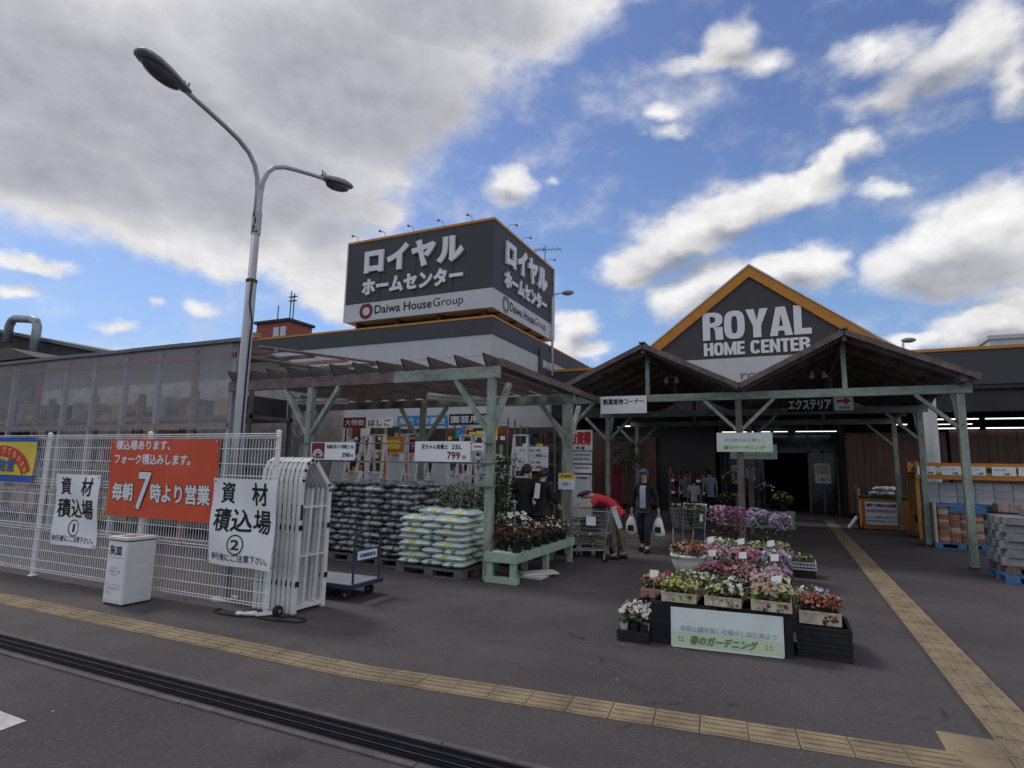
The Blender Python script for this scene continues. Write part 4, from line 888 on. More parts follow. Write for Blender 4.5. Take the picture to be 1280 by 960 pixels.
# ------------------------------------------------------------------ bags of soil on pallets
def pallet(label, x0, x1, y0, y1, z, m, group=None):
    t = thing('pallet', label, 'pallet', ((x0 + x1) / 2, (y0 + y1) / 2, z), group); o = ((x0 + x1) / 2, (y0 + y1) / 2, z)
    b = MB(o); n = 7
    for k in range(n): a = x0 + (x1 - x0) * k / n; b.box(a + .006, a + (x1 - x0) / n - .006, y0, y1, z + .11, z + .14)
    b.build('deck', m, t)
    for k in range(3):
        xc = x0 + .08 + (x1 - x0 - .16) * k / 2
        for j in range(3): yc = y0 + .08 + (y1 - y0 - .16) * j / 2; b = MB(o); b.box(xc - .08 + .001, xc + .08 - .001, yc - .08 + .002, yc + .08 - .002, z + .022, z + .109); b.build('block', m, t)
    b = MB(o)
    for k in range(3): yc = y0 + .08 + (y1 - y0 - .16) * k / 2; b.box(x0 + .002, x1 - .002, yc - .07, yc + .07, z, z + .021)
    b.build('runner', m, t)
    return t
def bag_mesh(name, L, W, H, mats, seed, pr_):
    r_ = random.Random(seed); nx, ny = 14, 10; vs_, fs = [], []; b = MB()
    ph = [r_.uniform(0, 6) for _ in range(6)]
    def prof(u, v):
        e = (1 - abs(u) ** 3.2) * (1 - abs(v) ** 2.8); e = max(0, e) ** .5
        return e * (1 + .12 * math.sin(u * 4 + ph[0]) * math.sin(v * 3 + ph[1]) + .07 * math.sin(u * 9 + ph[2] + v * 4) + .05 * math.sin(v * 11 + ph[3]))
    for s_ in (1, -1):
        k0 = len(vs_)
        for j in range(ny + 1):
            for i in range(nx + 1):
                u, v = 2 * i / nx - 1, 2 * j / ny - 1; wv = .012 * math.sin(v * 5 + ph[4]) * abs(u) ** 3
                vs_.append((u * L / 2 * (1 - .05 * abs(v) ** 4) + wv, v * W / 2 * (1 - .06 * abs(u) ** 4), H * .5 + s_ * H * .52 * prof(u, v) * (1 if s_ > 0 else .9)))
        for j in range(ny):
            for i in range(nx):
                q = (k0 + j * (nx + 1) + i, k0 + j * (nx + 1) + i + 1, k0 + (j + 1) * (nx + 1) + i + 1, k0 + (j + 1) * (nx + 1) + i)
                b.f.append(list(q if s_ > 0 else q[::-1])); b.mi.append(pr_(2 * (i + .5) / nx - 1, 2 * (j + .5) / ny - 1, s_))
    b.v = [Vector(p) for p in vs_]
    o = b.build(name, mats, smooth=True); return o
def bk_print_glint(u, v, s_):
    if (abs(v) > .72 and math.sin(u * 7) > .1) or (abs(u) > .8 and math.sin(v * 7 + 1) > .1): return 1  # edge patches: glossy highlights painted in the pale print colour
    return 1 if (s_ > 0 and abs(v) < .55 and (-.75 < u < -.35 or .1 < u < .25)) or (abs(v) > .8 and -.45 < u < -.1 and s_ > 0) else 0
def gr_print(u, v, s_): return 1 if (-.45 < u < -.15 and abs(v) < .6 and s_ > 0) or (u > .86 and abs(v) < .3) else (2 if (s_ > 0 and .5 < u < .62) or (s_ > 0 and abs(v) > .8 and -.3 < u < .1) else 0)
bk = [bag_mesh('soil_bag', .565, .385, .128, ['soil_bag', 'soil_bag_print_glint'], 11 + k, bk_print_glint) for k in range(3)]
gn = [bag_mesh('soil_bag', .60, .40, .122, ['green_bag', 'green_bag_print', 'yellow_bag_print'], 31 + k, gr_print) for k in range(3)]
used = set()
def put(src, loc, rz, label, cat, group):
    o = src
    if src.name in used: o = src.copy(); COL.objects.link(o)
    used.add(src.name); o.location = loc; o.rotation_euler = (rnd.uniform(-.02, .02), rnd.uniform(-.02, .02), rz); tag(o, label, cat, group); return o
pallet('grey plastic pallet under the left stack of dark soil bags', -8.02, -6.96, 8.50, 9.56, 0, 'pallet_grey'); pallet('grey plastic pallet under the right stack of dark soil bags', -6.90, -5.84, 8.40, 9.46, 0, 'pallet_grey')
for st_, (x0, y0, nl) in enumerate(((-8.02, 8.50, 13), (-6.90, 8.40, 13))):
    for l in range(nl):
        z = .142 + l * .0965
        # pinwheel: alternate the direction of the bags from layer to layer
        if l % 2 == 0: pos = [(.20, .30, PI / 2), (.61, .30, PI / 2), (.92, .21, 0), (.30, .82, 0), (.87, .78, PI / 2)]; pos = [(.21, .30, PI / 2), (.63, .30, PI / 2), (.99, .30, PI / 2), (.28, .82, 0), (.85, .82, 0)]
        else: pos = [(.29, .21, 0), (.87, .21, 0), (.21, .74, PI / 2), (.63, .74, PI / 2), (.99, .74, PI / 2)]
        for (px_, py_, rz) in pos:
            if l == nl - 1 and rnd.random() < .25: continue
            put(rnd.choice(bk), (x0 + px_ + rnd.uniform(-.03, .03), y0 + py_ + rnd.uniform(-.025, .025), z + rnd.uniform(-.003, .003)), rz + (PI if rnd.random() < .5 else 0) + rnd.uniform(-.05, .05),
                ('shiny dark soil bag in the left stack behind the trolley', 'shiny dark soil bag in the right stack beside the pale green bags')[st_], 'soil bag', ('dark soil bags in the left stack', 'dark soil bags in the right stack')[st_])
pallet('grey plastic pallet under the pale green soil bags', -5.74, -4.50, 8.02, 9.04, 0, 'pallet_grey')
for l in range(9):
    z = .142 + l * .094
    pos = [(.22, .30, PI / 2), (.63, .30, PI / 2), (1.04, .30, PI / 2), (.30, .82, 0), (.93, .82, 0)] if l % 2 == 0 else [(.31, .21, 0), (.93, .21, 0), (.22, .73, PI / 2), (.63, .73, PI / 2), (1.04, .73, PI / 2)]
    if l == 8: pos = [(.36, .66, 0), (.95, .50, 0)]
    for (px_, py_, rz) in pos:
        put(rnd.choice(gn), (-5.74 + px_ + rnd.uniform(-.02, .02), 8.02 + py_ + rnd.uniform(-.02, .02), z), rz + (PI if rnd.random() < .5 else 0) + rnd.uniform(-.04, .04), 'pale green soil bag in the low stack in front of the corner post', 'soil bag', 'pale green soil bags on their pallet')

# ------------------------------------------------------------------ signs hung between the posts and further back
def board(name, label, cat, c, w, h, m, fn, u=X, th=.012, group=None):
    """a flat board, lower-left corner c, facing -y (or +x when u is Y)"""
    t = thing(name, label, cat, c, group); u_ = Vector(u); n = u_.cross(Vector(Z)); C_ = Vector(c); b = MB(c)
    b.prism([C_ - n * th, C_ + u_ * w - n * th, C_ + u_ * w + Vector((0, 0, h)) - n * th, C_ + Vector((0, 0, h)) - n * th], n * th); b.build('board', m, t)
    def pt(nm, mm, f): q = MB(c); f(q); q.build(nm, mm, t)
    def tx(s_, x, z, ww, hh, mm='ink', bold=.015, nm='lettering', off=.003, **k): pt(nm, mm, lambda q: letters(q, s_, C_ + u_ * x + Vector((0, 0, z)), u, Z, ww, hh, bold=bold, off=off, **k))
    def rect(x0, z0, x1, z1, mm, nm='print_patch', off=.002): pt(nm, mm, lambda q: q.add([C_ + u_ * x + Vector((0, 0, z)) + n * off for x, z in ((x0, z0), (x1, z0), (x1, z1), (x0, z1))], [(0, 1, 2, 3)]))
    if fn: fn(tx, rect, pt)
    return t
def s398(tx, rect, pt):
    rect(.02, .02, .32, .30, 'dark_red')
    c0 = Vector((-7.78 + .17, 8.14 - .005, 1.775 + .07))
    pt('emblem', 'letter_white', lambda q: [q.add([c0 + Vector((r_ * math.cos(PI * k / 12), 0, r_ * math.sin(PI * k / 12))) for r_ in (a, a - .022) for k in range(13)], [(k, k + 1, 14 + k, 13 + k) for k in range(12)]) for a in (.12, .08)])
    tx('ロイヤル', .06, .035, .22, .045, 'letter_white', .02, off=.004)
    tx('有機石灰入り培養土 25L', .36, .20, .62, .07); tx('398', .72, .05, .17, .08, 'ink', .02); tx('円', .91, .05, .05, .05, 'ink', .01)
board('price_sign', 'white price sign with a red arch emblem, 398 yen, above the dark soil bags', 'price sign', (-7.78, 8.14, 1.775), 1.0, .31, 'sign_white', s398)
board('price_sign', 'white price sign reading 799 in red above the pale green soil bags', 'price sign', (-5.54, 8.14, 1.775), 1.04, .325, 'sign_white', lambda tx, rect, pt: (tx('花ちゃん培養土', .13, .20, .50, .08), tx('25L', .70, .20, .19, .075), tx('799', .62, .04, .24, .12, 'dark_red', .03), tx('円', .90, .04, .06, .06, 'dark_red', .02)))
board('price_tag', 'small white tag with red print on the corner post rail', 'price tag', (-4.46, 8.13, 1.96), .19, .11, 'sign_white', lambda tx, rect, pt: (tx('お買得品', .02, .04, .15, .035, 'red', .02)))
board('price_sign', 'white ladder price sign with two red prices behind the couple', 'price sign', (-6.41, 14.0, 1.63), .93, .62, 'sign_white', lambda tx, rect, pt: (tx('アルミ脚立 2段', .12, .49, .6, .07), tx('1,480', .50, .34, .28, .10, 'dark_red', .02), tx('円', .81, .34, .06, .06, 'dark_red'), rect(.1, .31, .85, .315, 'ink_grey'), tx('アルミ脚立 3段', .12, .19, .6, .07), tx('1,980', .50, .04, .28, .10, 'dark_red', .02), tx('円', .81, .04, .06, .06, 'dark_red')))
board('poster', 'white poster with heavy red characters beyond the walkway post', 'poster', (-5.46, 15.5, 2.21), .68, .56, 'sign_white', lambda tx, rect, pt: (tx('お買得', .04, .14, .6, .38, 'red', .05), tx('売場', .2, .02, .26, .09, 'ink')))
for k, (z, h) in enumerate(((1.86, .32), (1.60, .22), (.75, .80))): board('poster', ('white notice full of small black columns under the red lettered poster', 'narrow white notice second below the red lettered poster', 'tall white notice lowest below the red lettered poster')[k], 'poster', (-5.36, 15.52, z), .56, h, 'sign_white', lambda tx, rect, pt: [tx('家庭用脚立踏台', .05, h - .12 - j * .12, .46, .07, 'ink_grey', .01) for j in range(int(h / .13))])
board('hanging_sign', 'white hanging sign for the foliage plant corner under the left gable', 'sign', (-4.02, 13.70, 3.03), 1.11, .41, 'sign_white', lambda tx, rect, pt: (tx('観葉植物コーナー', .06, .21, .99, .145, 'ink', .02)))
board('hanging_sign', 'dark hanging sign with white katakana under the right gable', 'sign', (.07, 16.0, 3.20), 1.0, .38, 'ink', lambda tx, rect, pt: (tx('エクステリア', .03, .05, .94, .26, 'letter_white', .035)))
def arrow(tx, rect, pt):
    c = Vector((1.10, 16.0 - .004, 3.22))
    pt('arrow', 'red', lambda q: q.add([c + Vector((x, 0, z)) for x, z in ((.05, .19), (.22, .19), (.22, .12), (.36, .22), (.22, .32), (.22, .25), (.05, .25))], [(0, 1, 2, 3, 4, 5, 6)])); tx('資材館', .1, .03, .22, .06, 'ink', .01)
board('arrow_sign', 'small white sign with a red arrow pointing right under the right gable', 'sign', (1.10, 16.0, 3.22), .40, .34, 'sign_white', arrow)
def lime(w): return lambda tx, rect, pt: (rect(.015, .015, w - .015, .16, 'banner_low'), tx('花と緑のある暮らし', .15 * w, .22, .72 * w, .075, 'print_pale', .01), tx('春のガーデニング', .12 * w, .05, .74 * w, .085, 'print_green', .02, skew=.2))
board('garden_sign', 'pale green garden sign on the front middle post', 'sign', (-1.38, 13.70, 2.14), 1.13, .415, 'lime_board', lime(1.13)); board('garden_sign', 'pale green garden sign on the second middle post, partly behind the front one', 'sign', (-1.42, 17.61, 2.07), 1.2, .40, 'lime_board', lime(1.2))
board('post_notice', 'yellow topped white notice strapped to the post behind the shopping cart', 'notice', (-4.42, 11.9, 1.27), .36, .34, 'sign_white', lambda tx, rect, pt: (rect(.0, .22, .36, .34, 'ban_yellow'), tx('お会計', .05, .25, .26, .06, 'ink', .02), tx('正面へ', .08, .08, .2, .07, 'ink_grey')))
for k, (x, w, z, m, s_, tm, lb_) in enumerate(((-11.6, .8, 2.75, 'dark_red', '大特価', 'letter_white', 'red banner with white characters left over the stepladders'), (-10.76, .9, 2.74, 'sign_white', 'はしご', 'ink', 'white banner with black characters over the stepladders'), (-9.7, 1.6, 2.76, 'blue_sign', '脚立・作業台', 'letter_white', 'bright blue banner over the stepladders'), (-8.05, 1.25, 2.78, 'navy_tarp', '園芸用品', 'letter_white', 'dark navy banner right of the blue banner'))):
    board('banner', lb_, 'banner', (x, 13.35, z), w, .29, m, lambda tx, rect, pt: tx(s_, .06, .05, w - .12, .19, tm, .02))
board('banner', 'red cloth sign with white katakana between the stepladders', 'banner', (-8.75, 12.6, 2.04), .72, .33, 'dark_red', lambda tx, rect, pt: tx('トップ', .08, .06, .5, .2, 'letter_white', .03))
t = thing('vending_cabinet', 'orange and blue cabinet in the shade behind the stepladders', 'cabinet', (-10.0, 13.8, 0)); b = MB((-10, 13.8, 0)); b.box(-10.35, -9.55, 13.5, 14.0, 0, 2.5); b.build('body', 'box_orange', t); b = MB((-10, 13.8, 0)); b.box(-10.25, -9.7, 13.485, 13.499, 2.15, 2.4); b.build('panel', 'ban_yellow', t)
def goods_shelf(label, x0, x1, y, zs, cols, seed):
    q = random.Random(seed); o = ((x0 + x1) / 2, y, 0); t = thing('goods_shelf', label, 'shelf', o)
    b = MB(o); H_ = zs[-1] + .55
    for x in (x0, x1 - .04): b.box(x, x + .04, y, y + .04, 0, H_); b.box(x, x + .04, y + .45, y + .49, 0, H_)
    for z in zs: b.box(x0 + .041, x1 - .041, y, y + .49, z, z + .03)
    b.build('frame', 'pipe', t)
    for z in zs:
        b = MB(o); x = x0 + .06
        while x < x1 - .12:
            w_ = q.uniform(.06, .22); h = q.uniform(.14, .40); b.box(x, min(x + w_, x1 - .06), y + q.uniform(.01, .10), y + .45, z + .032, z + .032 + h, q.randrange(len(cols))); x += w_ + q.uniform(.005, .04)
        b.build('stacked_goods', cols, t)
        x = x0 + .1
        while x < x1 - .2: b = MB(o); w_ = q.uniform(.10, .2); b.box(x, x + w_, y - .012, y - .004, z - .05, z + .055); b.build('price_tag', 'sign_white' if q.random() < .75 else 'ban_yellow', t); x += w_ + q.uniform(.08, .3)
    return t
gc = ['goods_dark', 'cardboard', 'sign_white', 'goods_red', 'blue_sign', 'ban_yellow', 'goods_pale', 'leaf_mid', 'dark_red']
goods_shelf('dense goods shelf behind the ladders, left of the pergola corner post', -8.9, -6.9, 14.6, (.3, .85, 1.4, 1.95, 2.5), gc, 1); goods_shelf('dense goods shelf behind the ladders at the left end of the yard', -12.6, -10.5, 14.6, (.3, .85, 1.4, 1.95, 2.5), gc, 2)
goods_shelf('dark goods shelf behind the couple beside the ladder price sign', -6.6, -5.55, 14.7, (.3, .8, 1.3, 1.8, 2.3), ['goods_dark', 'navy_tarp', 'goods_dark', 'goods_pale', 'wall_brown'], 3); goods_shelf('shelf of small goods left of the store entrance doors', -4.6, -2.9, 25.9, (.3, .8, 1.3), ['goods_dark', 'wall_brown', 'goods_dark', 'goods_red', 'navy_tarp'], 4); goods_shelf('shelf of small goods right of the store entrance doors', 2.2, 3.6, 24.4, (.3, .8), gc, 6)
for k, (x, z, w_, h) in enumerate(((-2.3, 1.2, .55, .8), (-1.65, 1.35, .4, .55), (1.1, 1.3, .6, .85))): board('poster', ('pale poster on the glass left of the entrance doors', 'small pale poster next to the larger one on the entrance glass', 'pale poster on the glass right of the entrance doors')[k], 'poster', (x, 28.9, z), w_, h, 'sign_white', lambda tx, rect, pt: (rect(.05, h * .45, w_ - .05, h - .06, ('print_pale', 'fl_lilac', 'card_print')[k]), tx('ご案内', .08, .1, w_ - .16, .12, 'ink')))
# dark back walls of the garden yard
t = thing('yard_partition', 'dark brown partition wall closing the garden yard behind the ladders', 'partition', (-9, 17.4, 0)); b = MB((-9, 17.4, 0)); b.box(-14.5, -6.3, 17.4, 17.5, 0, 3.0); b.build('panel', 'wall_dark', t)
t = thing('partition_board', 'reddish brown board standing beside the walkway post', 'board', (-6.0, 20, 0)); b = MB((-6, 20, 0)); b.box(-6.25, -5.35, 20, 20.08, 0, 3.0); [b.box(-6.2 + .2 * k, -6.18 + .2 * k, 19.99, 19.999, 0, 3) for k in range(4)]; b.build('panel', 'wall_brown', t)
b = MB((-4.9, 18.5, 0)); n = 12
b.add([(-5.1 + .36 * i / n, 18.5 + .03 * math.sin(i * 1.6) + d, z) for d in (0, .01) for z in (.35, 1.9) for i in range(n + 1)], [(i, i + 1, n + 2 + i, n + 1 + i) for i in range(n)] + [(2 * n + 2 + i, 2 * n + 3 + i, 3 * n + 4 + i, 3 * n + 3 + i) for i in range(n)])
tag(b.build('cloth_banner', 'dark_red', smooth=True), 'dark red cloth banner hanging behind the walking man', 'banner')

# ------------------------------------------------------------------ stepladders
def stepladder(h, i_=0):
    t = thing('stepladder', '', 'stepladder', (0, 0, 0)); n = int(h / .30)
    def S(name, m, f): b = MB(); f(b); b.build(name, m, t)
    for s_ in (-1, 1):
        S('side_rail', 'alu', lambda b: b.bar((s_ * .27, 0, 0), (s_ * .17, .32, h), .085, .045, (1, 0, 0))); S('rear_leg', 'alu', lambda b: b.bar((s_ * .27, .75, 0), (s_ * .17, .36, h), .06, .035, (1, 0, 0)))
    for k in range(1, n): q = k * .30 / h; S('tread', 'alu', lambda b: b.box(-.27 + .10 * q, .27 - .10 * q, .32 * q - .05, .32 * q + .07, q * h - .04, q * h))
    S('film_wrap', 'bag_film', lambda b: b.prism([(-.24, -.03 + .07, .30 * h), (.24, .04, .30 * h), (.17, .25, .96 * h), (-.17, .25, .96 * h)], (0, .015, 0))) if i_ != 1 else None; S('top_step', 'alu', lambda b: b.box(-.19, .19, .25, .45, h, h + .03)); S('rear_brace', 'alu', lambda b: (b.bar((-.26, .74, .05 * h), (.20, .52, .6 * h), .02, .02), b.box(-.22, .22, .55, .57, .5 * h, .5 * h + .03)))
    return t
L = [stepladder(h, i_) for i_, h in enumerate((2.0, 2.5, 1.5))]; seen = set()
wh_ = ['first', 'second', 'third', 'fourth', 'fifth', 'sixth', 'seventh', 'eighth', 'ninth', 'tenth', 'eleventh', 'twelfth']
for k, (x, y, i, rz) in enumerate(((-11.3, 12.7, 0, .1), (-10.6, 12.4, 2, -.1), (-10.0, 12.7, 1, .15), (-9.35, 12.5, 0, -.15), (-8.75, 12.5, 1, .1), (-8.3, 12.2, 2, -.1), (-7.85, 12.5, 0, .2), (-7.35, 12.3, 2, .0), (-7.0, 12.7, 1, -.1), (-6.5, 12.4, 0, .15), (-6.0, 13.2, 1, .1), (-4.95, 15.0, 2, .2), (-11.0, 13.3, 1, -.2), (-9.7, 12.2, 2, .1), (-9.0, 13.2, 0, .1), (-7.6, 13.2, 1, -.05), (-6.75, 13.3, 0, .2))):
    o = L[i] if i not in seen else copy_tree(L[i]); seen.add(i)
    place(o, (x, y, 0), rz, 'aluminium stepladder, %s from the left behind the soil bags' % wh_[k] if k < 11 else 'small open stepladder below the red lettered poster' if k == 11 else 'aluminium stepladder, %s from the left in the rear row under the banners' % wh_[k - 12], 'stepladders on display')

# ------------------------------------------------------------------ plants
def leaves(b, bounds, n, size, nm, dome=.35, droop=.3):
    """n folded leaves filling a domed box"""
    x0, x1, y0, y1, z0, z1 = bounds; cx, cy = (x0 + x1) / 2, (y0 + y1) / 2
    for _ in range(n):
        x, y = rnd.uniform(x0, x1), rnd.uniform(y0, y1)
        e = max(abs(x - cx) / (x1 - x0 + 1e-6), abs(y - cy) / (y1 - y0 + 1e-6)) * 2
        top = z1 - (z1 - z0) * dome * e ** 2; z = z0 + (top - z0) * rnd.random() ** .6
        a = rnd.uniform(0, 2 * PI); t = rnd.uniform(-.4, 1.1); s_ = size * rnd.uniform(.6, 1.35)
        d = Vector((math.cos(a) * math.cos(t), math.sin(a) * math.cos(t), math.sin(t))); sd = d.cross(Vector((rnd.uniform(-.3, .3), rnd.uniform(-.3, .3), 1))).normalized() * s_ * .36
        p = Vector((x, y, z)); m_ = p + d * s_ * .55 + Vector((0, 0, s_ * .08)); e_ = p + d * s_ - Vector((0, 0, s_ * droop * .4))
        b.add([p, m_ + sd, e_, m_ - sd, m_ - Vector((0, 0, s_ * .07))], [(0, 4, 1), (4, 2, 1), (0, 3, 4), (4, 3, 2)], rnd.randrange(nm))
def blossoms(b, bounds, n, size, nm, dome=.35, centre=None):
    x0, x1, y0, y1, z0, z1 = bounds; cx, cy = (x0 + x1) / 2, (y0 + y1) / 2
    # colours gather in patches, one plant at a time
    seeds = [(rnd.uniform(x0, x1), rnd.uniform(y0, y1), rnd.randrange(nm)) for _ in range(max(3, nm * 3))]
    for _ in range(n):
        x, y = rnd.uniform(x0, x1), rnd.uniform(y0, y1); ex, ey = (x - cx) / (x1 - x0 + 1e-6) * 2, (y - cy) / (y1 - y0 + 1e-6) * 2; e = max(abs(ex), abs(ey))
        top = z1 - (z1 - z0) * dome * e ** 2; z = z0 + (top - z0) * rnd.random() ** .35 + rnd.uniform(-.01, .02)
        nrm = Vector((ex * .8 + rnd.uniform(-.5, .5), ey * .8 - .45 + rnd.uniform(-.5, .5), .75 + rnd.uniform(-.2, .4))).normalized()
        u = nrm.orthogonal().normalized(); v = nrm.cross(u); s_ = size * rnd.uniform(.65, 1.25) / 2; p = Vector((x, y, z)); K = 5; ph = rnd.uniform(0, 6); vs_ = [p - nrm * s_ * .25]
        for k in range(2 * K):
            r_ = s_ * (1 if k % 2 == 0 else .62); t = ph + PI * k / K; vs_.append(p + u * r_ * math.cos(t) + v * r_ * math.sin(t) + nrm * s_ * rnd.uniform(-.1, .25))
        mi = min(seeds, key=lambda q: (q[0] - x) ** 2 + (q[1] - y) ** 2)[2] if rnd.random() < .75 else rnd.randrange(nm)
        b.add(vs_, [(0, k + 1, (k + 1) % (2 * K) + 1) for k in range(2 * K)], mi)
        if centre is not None:
            c = p + nrm * s_ * .08; b.add([c + u * s_ * .25, c + v * s_ * .25, c - u * s_ * .25, c - v * s_ * .25], [(0, 1, 2, 3)], centre)
def planting(t, o, bounds, nl, ls, lm, nf, fs, fm, dome=.35, centre=True):
    b = MB(o); leaves(b, bounds, nl, ls, len(lm), dome); b.build('foliage', lm, t)
    x0, x1, y0, y1, z0, z1 = bounds; b = MB(o); blossoms(b, (x0 - .01, x1 + .01, y0 - .015, y1, z0 + (z1 - z0) * .35, z1 + .015), nf, fs, len(fm), dome, len(fm) if centre else None); b.build('blossoms', fm + (['fl_yellow'] if centre else []), t)
def flower_box(label, x0, x1, y0, y1, z, hb, hp, lm, fm, nl=260, nf=90, ls=.05, fs=.042, box='cardboard', card=None, name='flower_box', cat='flower box', group=None, centre=True, cards=None, dome=.28):
    o = ((x0 + x1) / 2, (y0 + y1) / 2, z); t = thing(name, label, cat, o, group); b = MB(o); w = .012
    b.box(x0, x1, y0, y0 + w, z + .001, z + hb); b.box(x0, x1, y1 - w, y1, z + .001, z + hb); b.box(x0, x0 + w, y0 + w, y1 - w, z + .001, z + hb); b.box(x1 - w, x1, y0 + w, y1 - w, z + .001, z + hb); b.box(x0 + w, x1 - w, y0 + w, y1 - w, z + .001, z + .02); b.build('box', box, t)
    b = MB(o); b.box(x0 + w + .001, x1 - w - .001, y0 + w + .001, y1 - w - .001, z + .021, z + hb * .72); b.build('soil', 'soil', t)
    if card:
        b = MB(o); b.prism([(x0 - .002, y0 - .006, z + .003), (x1 + .002, y0 - .006, z + .003), (x1 + .002, y0 - .02, z + hb + .012), (x0 - .002, y0 - .02, z + hb + .012)], (0, .004, 0)); b.build('front_card', card, t)
        b = MB(o); yc = lambda q: y0 - .0075 - .0135 * q
        for _ in range(16):
            cx = rnd.uniform(x0 + (x1 - x0) * .55, x1 - .03) if rnd.random() < .7 else rnd.uniform(x0 + .03, x1 - .03); q = rnd.uniform(.15, .75); s_ = rnd.uniform(.008, .020)
            b.add([(cx + s_ * math.cos(k * PI / 3), yc(q + s_ / (hb + .01) * math.sin(k * PI / 3)) - .0012, z + (hb + .01) * q + s_ * math.sin(k * PI / 3)) for k in range(6)], [tuple(range(6))], rnd.randrange(3))
        b.add([(x0 + .01, yc(.82) - .001, z + (hb + .01) * .82), (x1 - .01, yc(.82) - .001, z + (hb + .01) * .82), (x1 - .01, yc(.9) - .001, z + (hb + .01) * .9), (x0 + .01, yc(.9) - .001, z + (hb + .01) * .9)], [(0, 1, 2, 3)], 3)
        b.build('front_print', [fm[0], 'fl_magenta', 'leaf_lime', 'cardboard'], t)
    planting(t, o, (x0 + .005, x1 - .005, y0 + .005, y1 - .005, z + hb * .75, z + hb + hp), nl, ls, lm, nf, fs, fm, centre=centre, dome=dome)
    for (cx, cy, cz, tl) in (cards or [])[:1]:
        b = MB(o); b.prism([(cx - .045, cy, cz), (cx + .045, cy, cz + tl), (cx + .045, cy + .02, cz + .075 + tl), (cx - .045, cy + .02, cz + .075)], (0, .003, 0)); b.bar((cx, cy + .004, cz - .12), (cx, cy + .004, cz), .006, .006); b.build('price_card', 'sign_white', t)
    return t
def crate(label, x0, x1, y0, y1, z0, z1, m='black_plastic', name='crate', cat='crate', group=None, slats=True):
    o = ((x0 + x1) / 2, (y0 + y1) / 2, z0); t = thing(name, label, cat, o, group); b = MB(o); w = .018
    b.box(x0, x1, y0, y0 + w, z0, z1); b.box(x0, x1, y1 - w, y1, z0, z1); b.box(x0, x0 + w, y0 + w, y1 - w, z0, z1); b.box(x1 - w, x1, y0 + w, y1 - w, z0, z1); b.box(x0 + w, x1 - w, y0 + w, y1 - w, z0, z0 + .02); b.build('body', m, t)
    b = MB(o); r_ = .012
    for z in ((z0 + .006, z1 - .03, (z0 + z1) / 2) if slats else (z1 - .03,)): b.box(x0 - r_, x1 + r_, y0 - r_, y0 - .001, z, z + .024); b.box(x0 - r_, x0 - .001, y0 + .001, y1, z, z + .024); b.box(x1 + .001, x1 + r_, y0 + .001, y1, z, z + .024)
    if slats:
        n = max(2, int((x1 - x0) / .12))
        for k in range(n + 1): x = x0 + (x1 - x0) * k / n; b.box(x - .006, x + .006, y0 - r_ + .003, y0 - .001, z0 + .031, z1 - .031)
    b.build('rim', m, t); return t
# front tier of the flower island
crate('large black crate under the flower boxes behind the garden banner, left half', -1.30, -.68, 6.24, 6.95, 0, .40); crate('large black crate under the flower boxes, right end of the garden banner', -.66, -.02, 6.315, 6.95, 0, .40)
bn = thing('garden_banner', 'pale green garden banner leaning on the black crates below the flower boxes', 'banner', (-.6, 6.2, 0)); o = (-.6, 6.2, 0)
def BN(name, m, f): b = MB(o); f(b); b.build(name, m, bn)
bp = lambda u, z: (-1.085 + .985 * u, 6.155 + .11 * u - .02 * (.36 - z), .015 + z)
BN('sheet_lower', 'banner_low', lambda b: b.prism([bp(0, 0), bp(1, 0), bp(1, .13), bp(0, .13)], (0, .006, 0))); BN('sheet_upper', 'banner_top', lambda b: b.prism([bp(0, .131), bp(1, .131), bp(1, .36), bp(0, .36)], (0, .006, 0)))
BN('edge', 'letter_white', lambda b: (b.bar(bp(-.005, 0), bp(-.005, .36), .01, .012), b.bar(bp(1.005, 0), bp(1.005, .36), .012, .012), b.bar(bp(0, -.004), bp(1, -.004), .008, .01)))
bu = Vector(bp(1, 0)) - Vector(bp(0, 0)); bv = Vector(bp(0, 1)) - Vector(bp(0, 0))
BN('lettering', 'print_pale', lambda b: letters(b, 'お花と緑を楽しむ暮らしはじめよう', bp(.08, .145), bu, bv, .86, .055, bold=.02)); BN('lettering', 'print_green', lambda b: letters(b, '春のガーデニング', bp(.16, .03), bu, bv, .60, .085, bold=.03, skew=.25))
BN('leaf_print', 'print_green', lambda b: [b.add([Vector(bp(u_, .05 + dz)) + Vector((.02 * math.cos(a + c), -.003, .02 * math.sin(a + c))) * k for k, c in ((1, 0), (.4, .9), (1, 1.8), (.3, 4))], [(0, 1, 2, 3)]) for u_ in (.07, .10, .86, .90) for dz, a in ((0, .3), (.03, 1.6))])
G3 = ['leaf_dark', 'leaf_mid', 'leaf_light']
crate('low black crate stack under the red flowered box at the right corner', .03, .47, 6.42, 7.0, 0, .15, group='low black crates at the corner'); crate('upper low black crate carrying the red flowered box', .03, .47, 6.42, 7.0, .151, .29, group='low black crates at the corner')
flower_box('front flower box with lime leaves and cream flowers', -1.19, -.86, 6.20, 6.60, .41, .085, .10, ['leaf_lime', 'leaf_light', 'leaf_mid'], ['fl_cream', 'fl_yellow', 'fl_white'], 420, 90, card='card_print', fs=.034)
flower_box('front flower box with dark green leaves and a few white flowers', -.78, -.45, 6.22, 6.62, .41, .085, .09, ['leaf_dark', 'leaf_mid', 'leaf_mid'], ['fl_white', 'fl_white', 'fl_cream'], 460, 38, card='card_print', fs=.05)
flower_box('front flower box with peach and cream flowers over the banner end', -.36, -.01, 6.24, 6.66, .41, .09, .12, ['leaf_mid', 'leaf_lime', 'leaf_light'], ['fl_peach', 'fl_salmon', 'fl_cream', 'fl_palepink'], 340, 170, card='card_print')
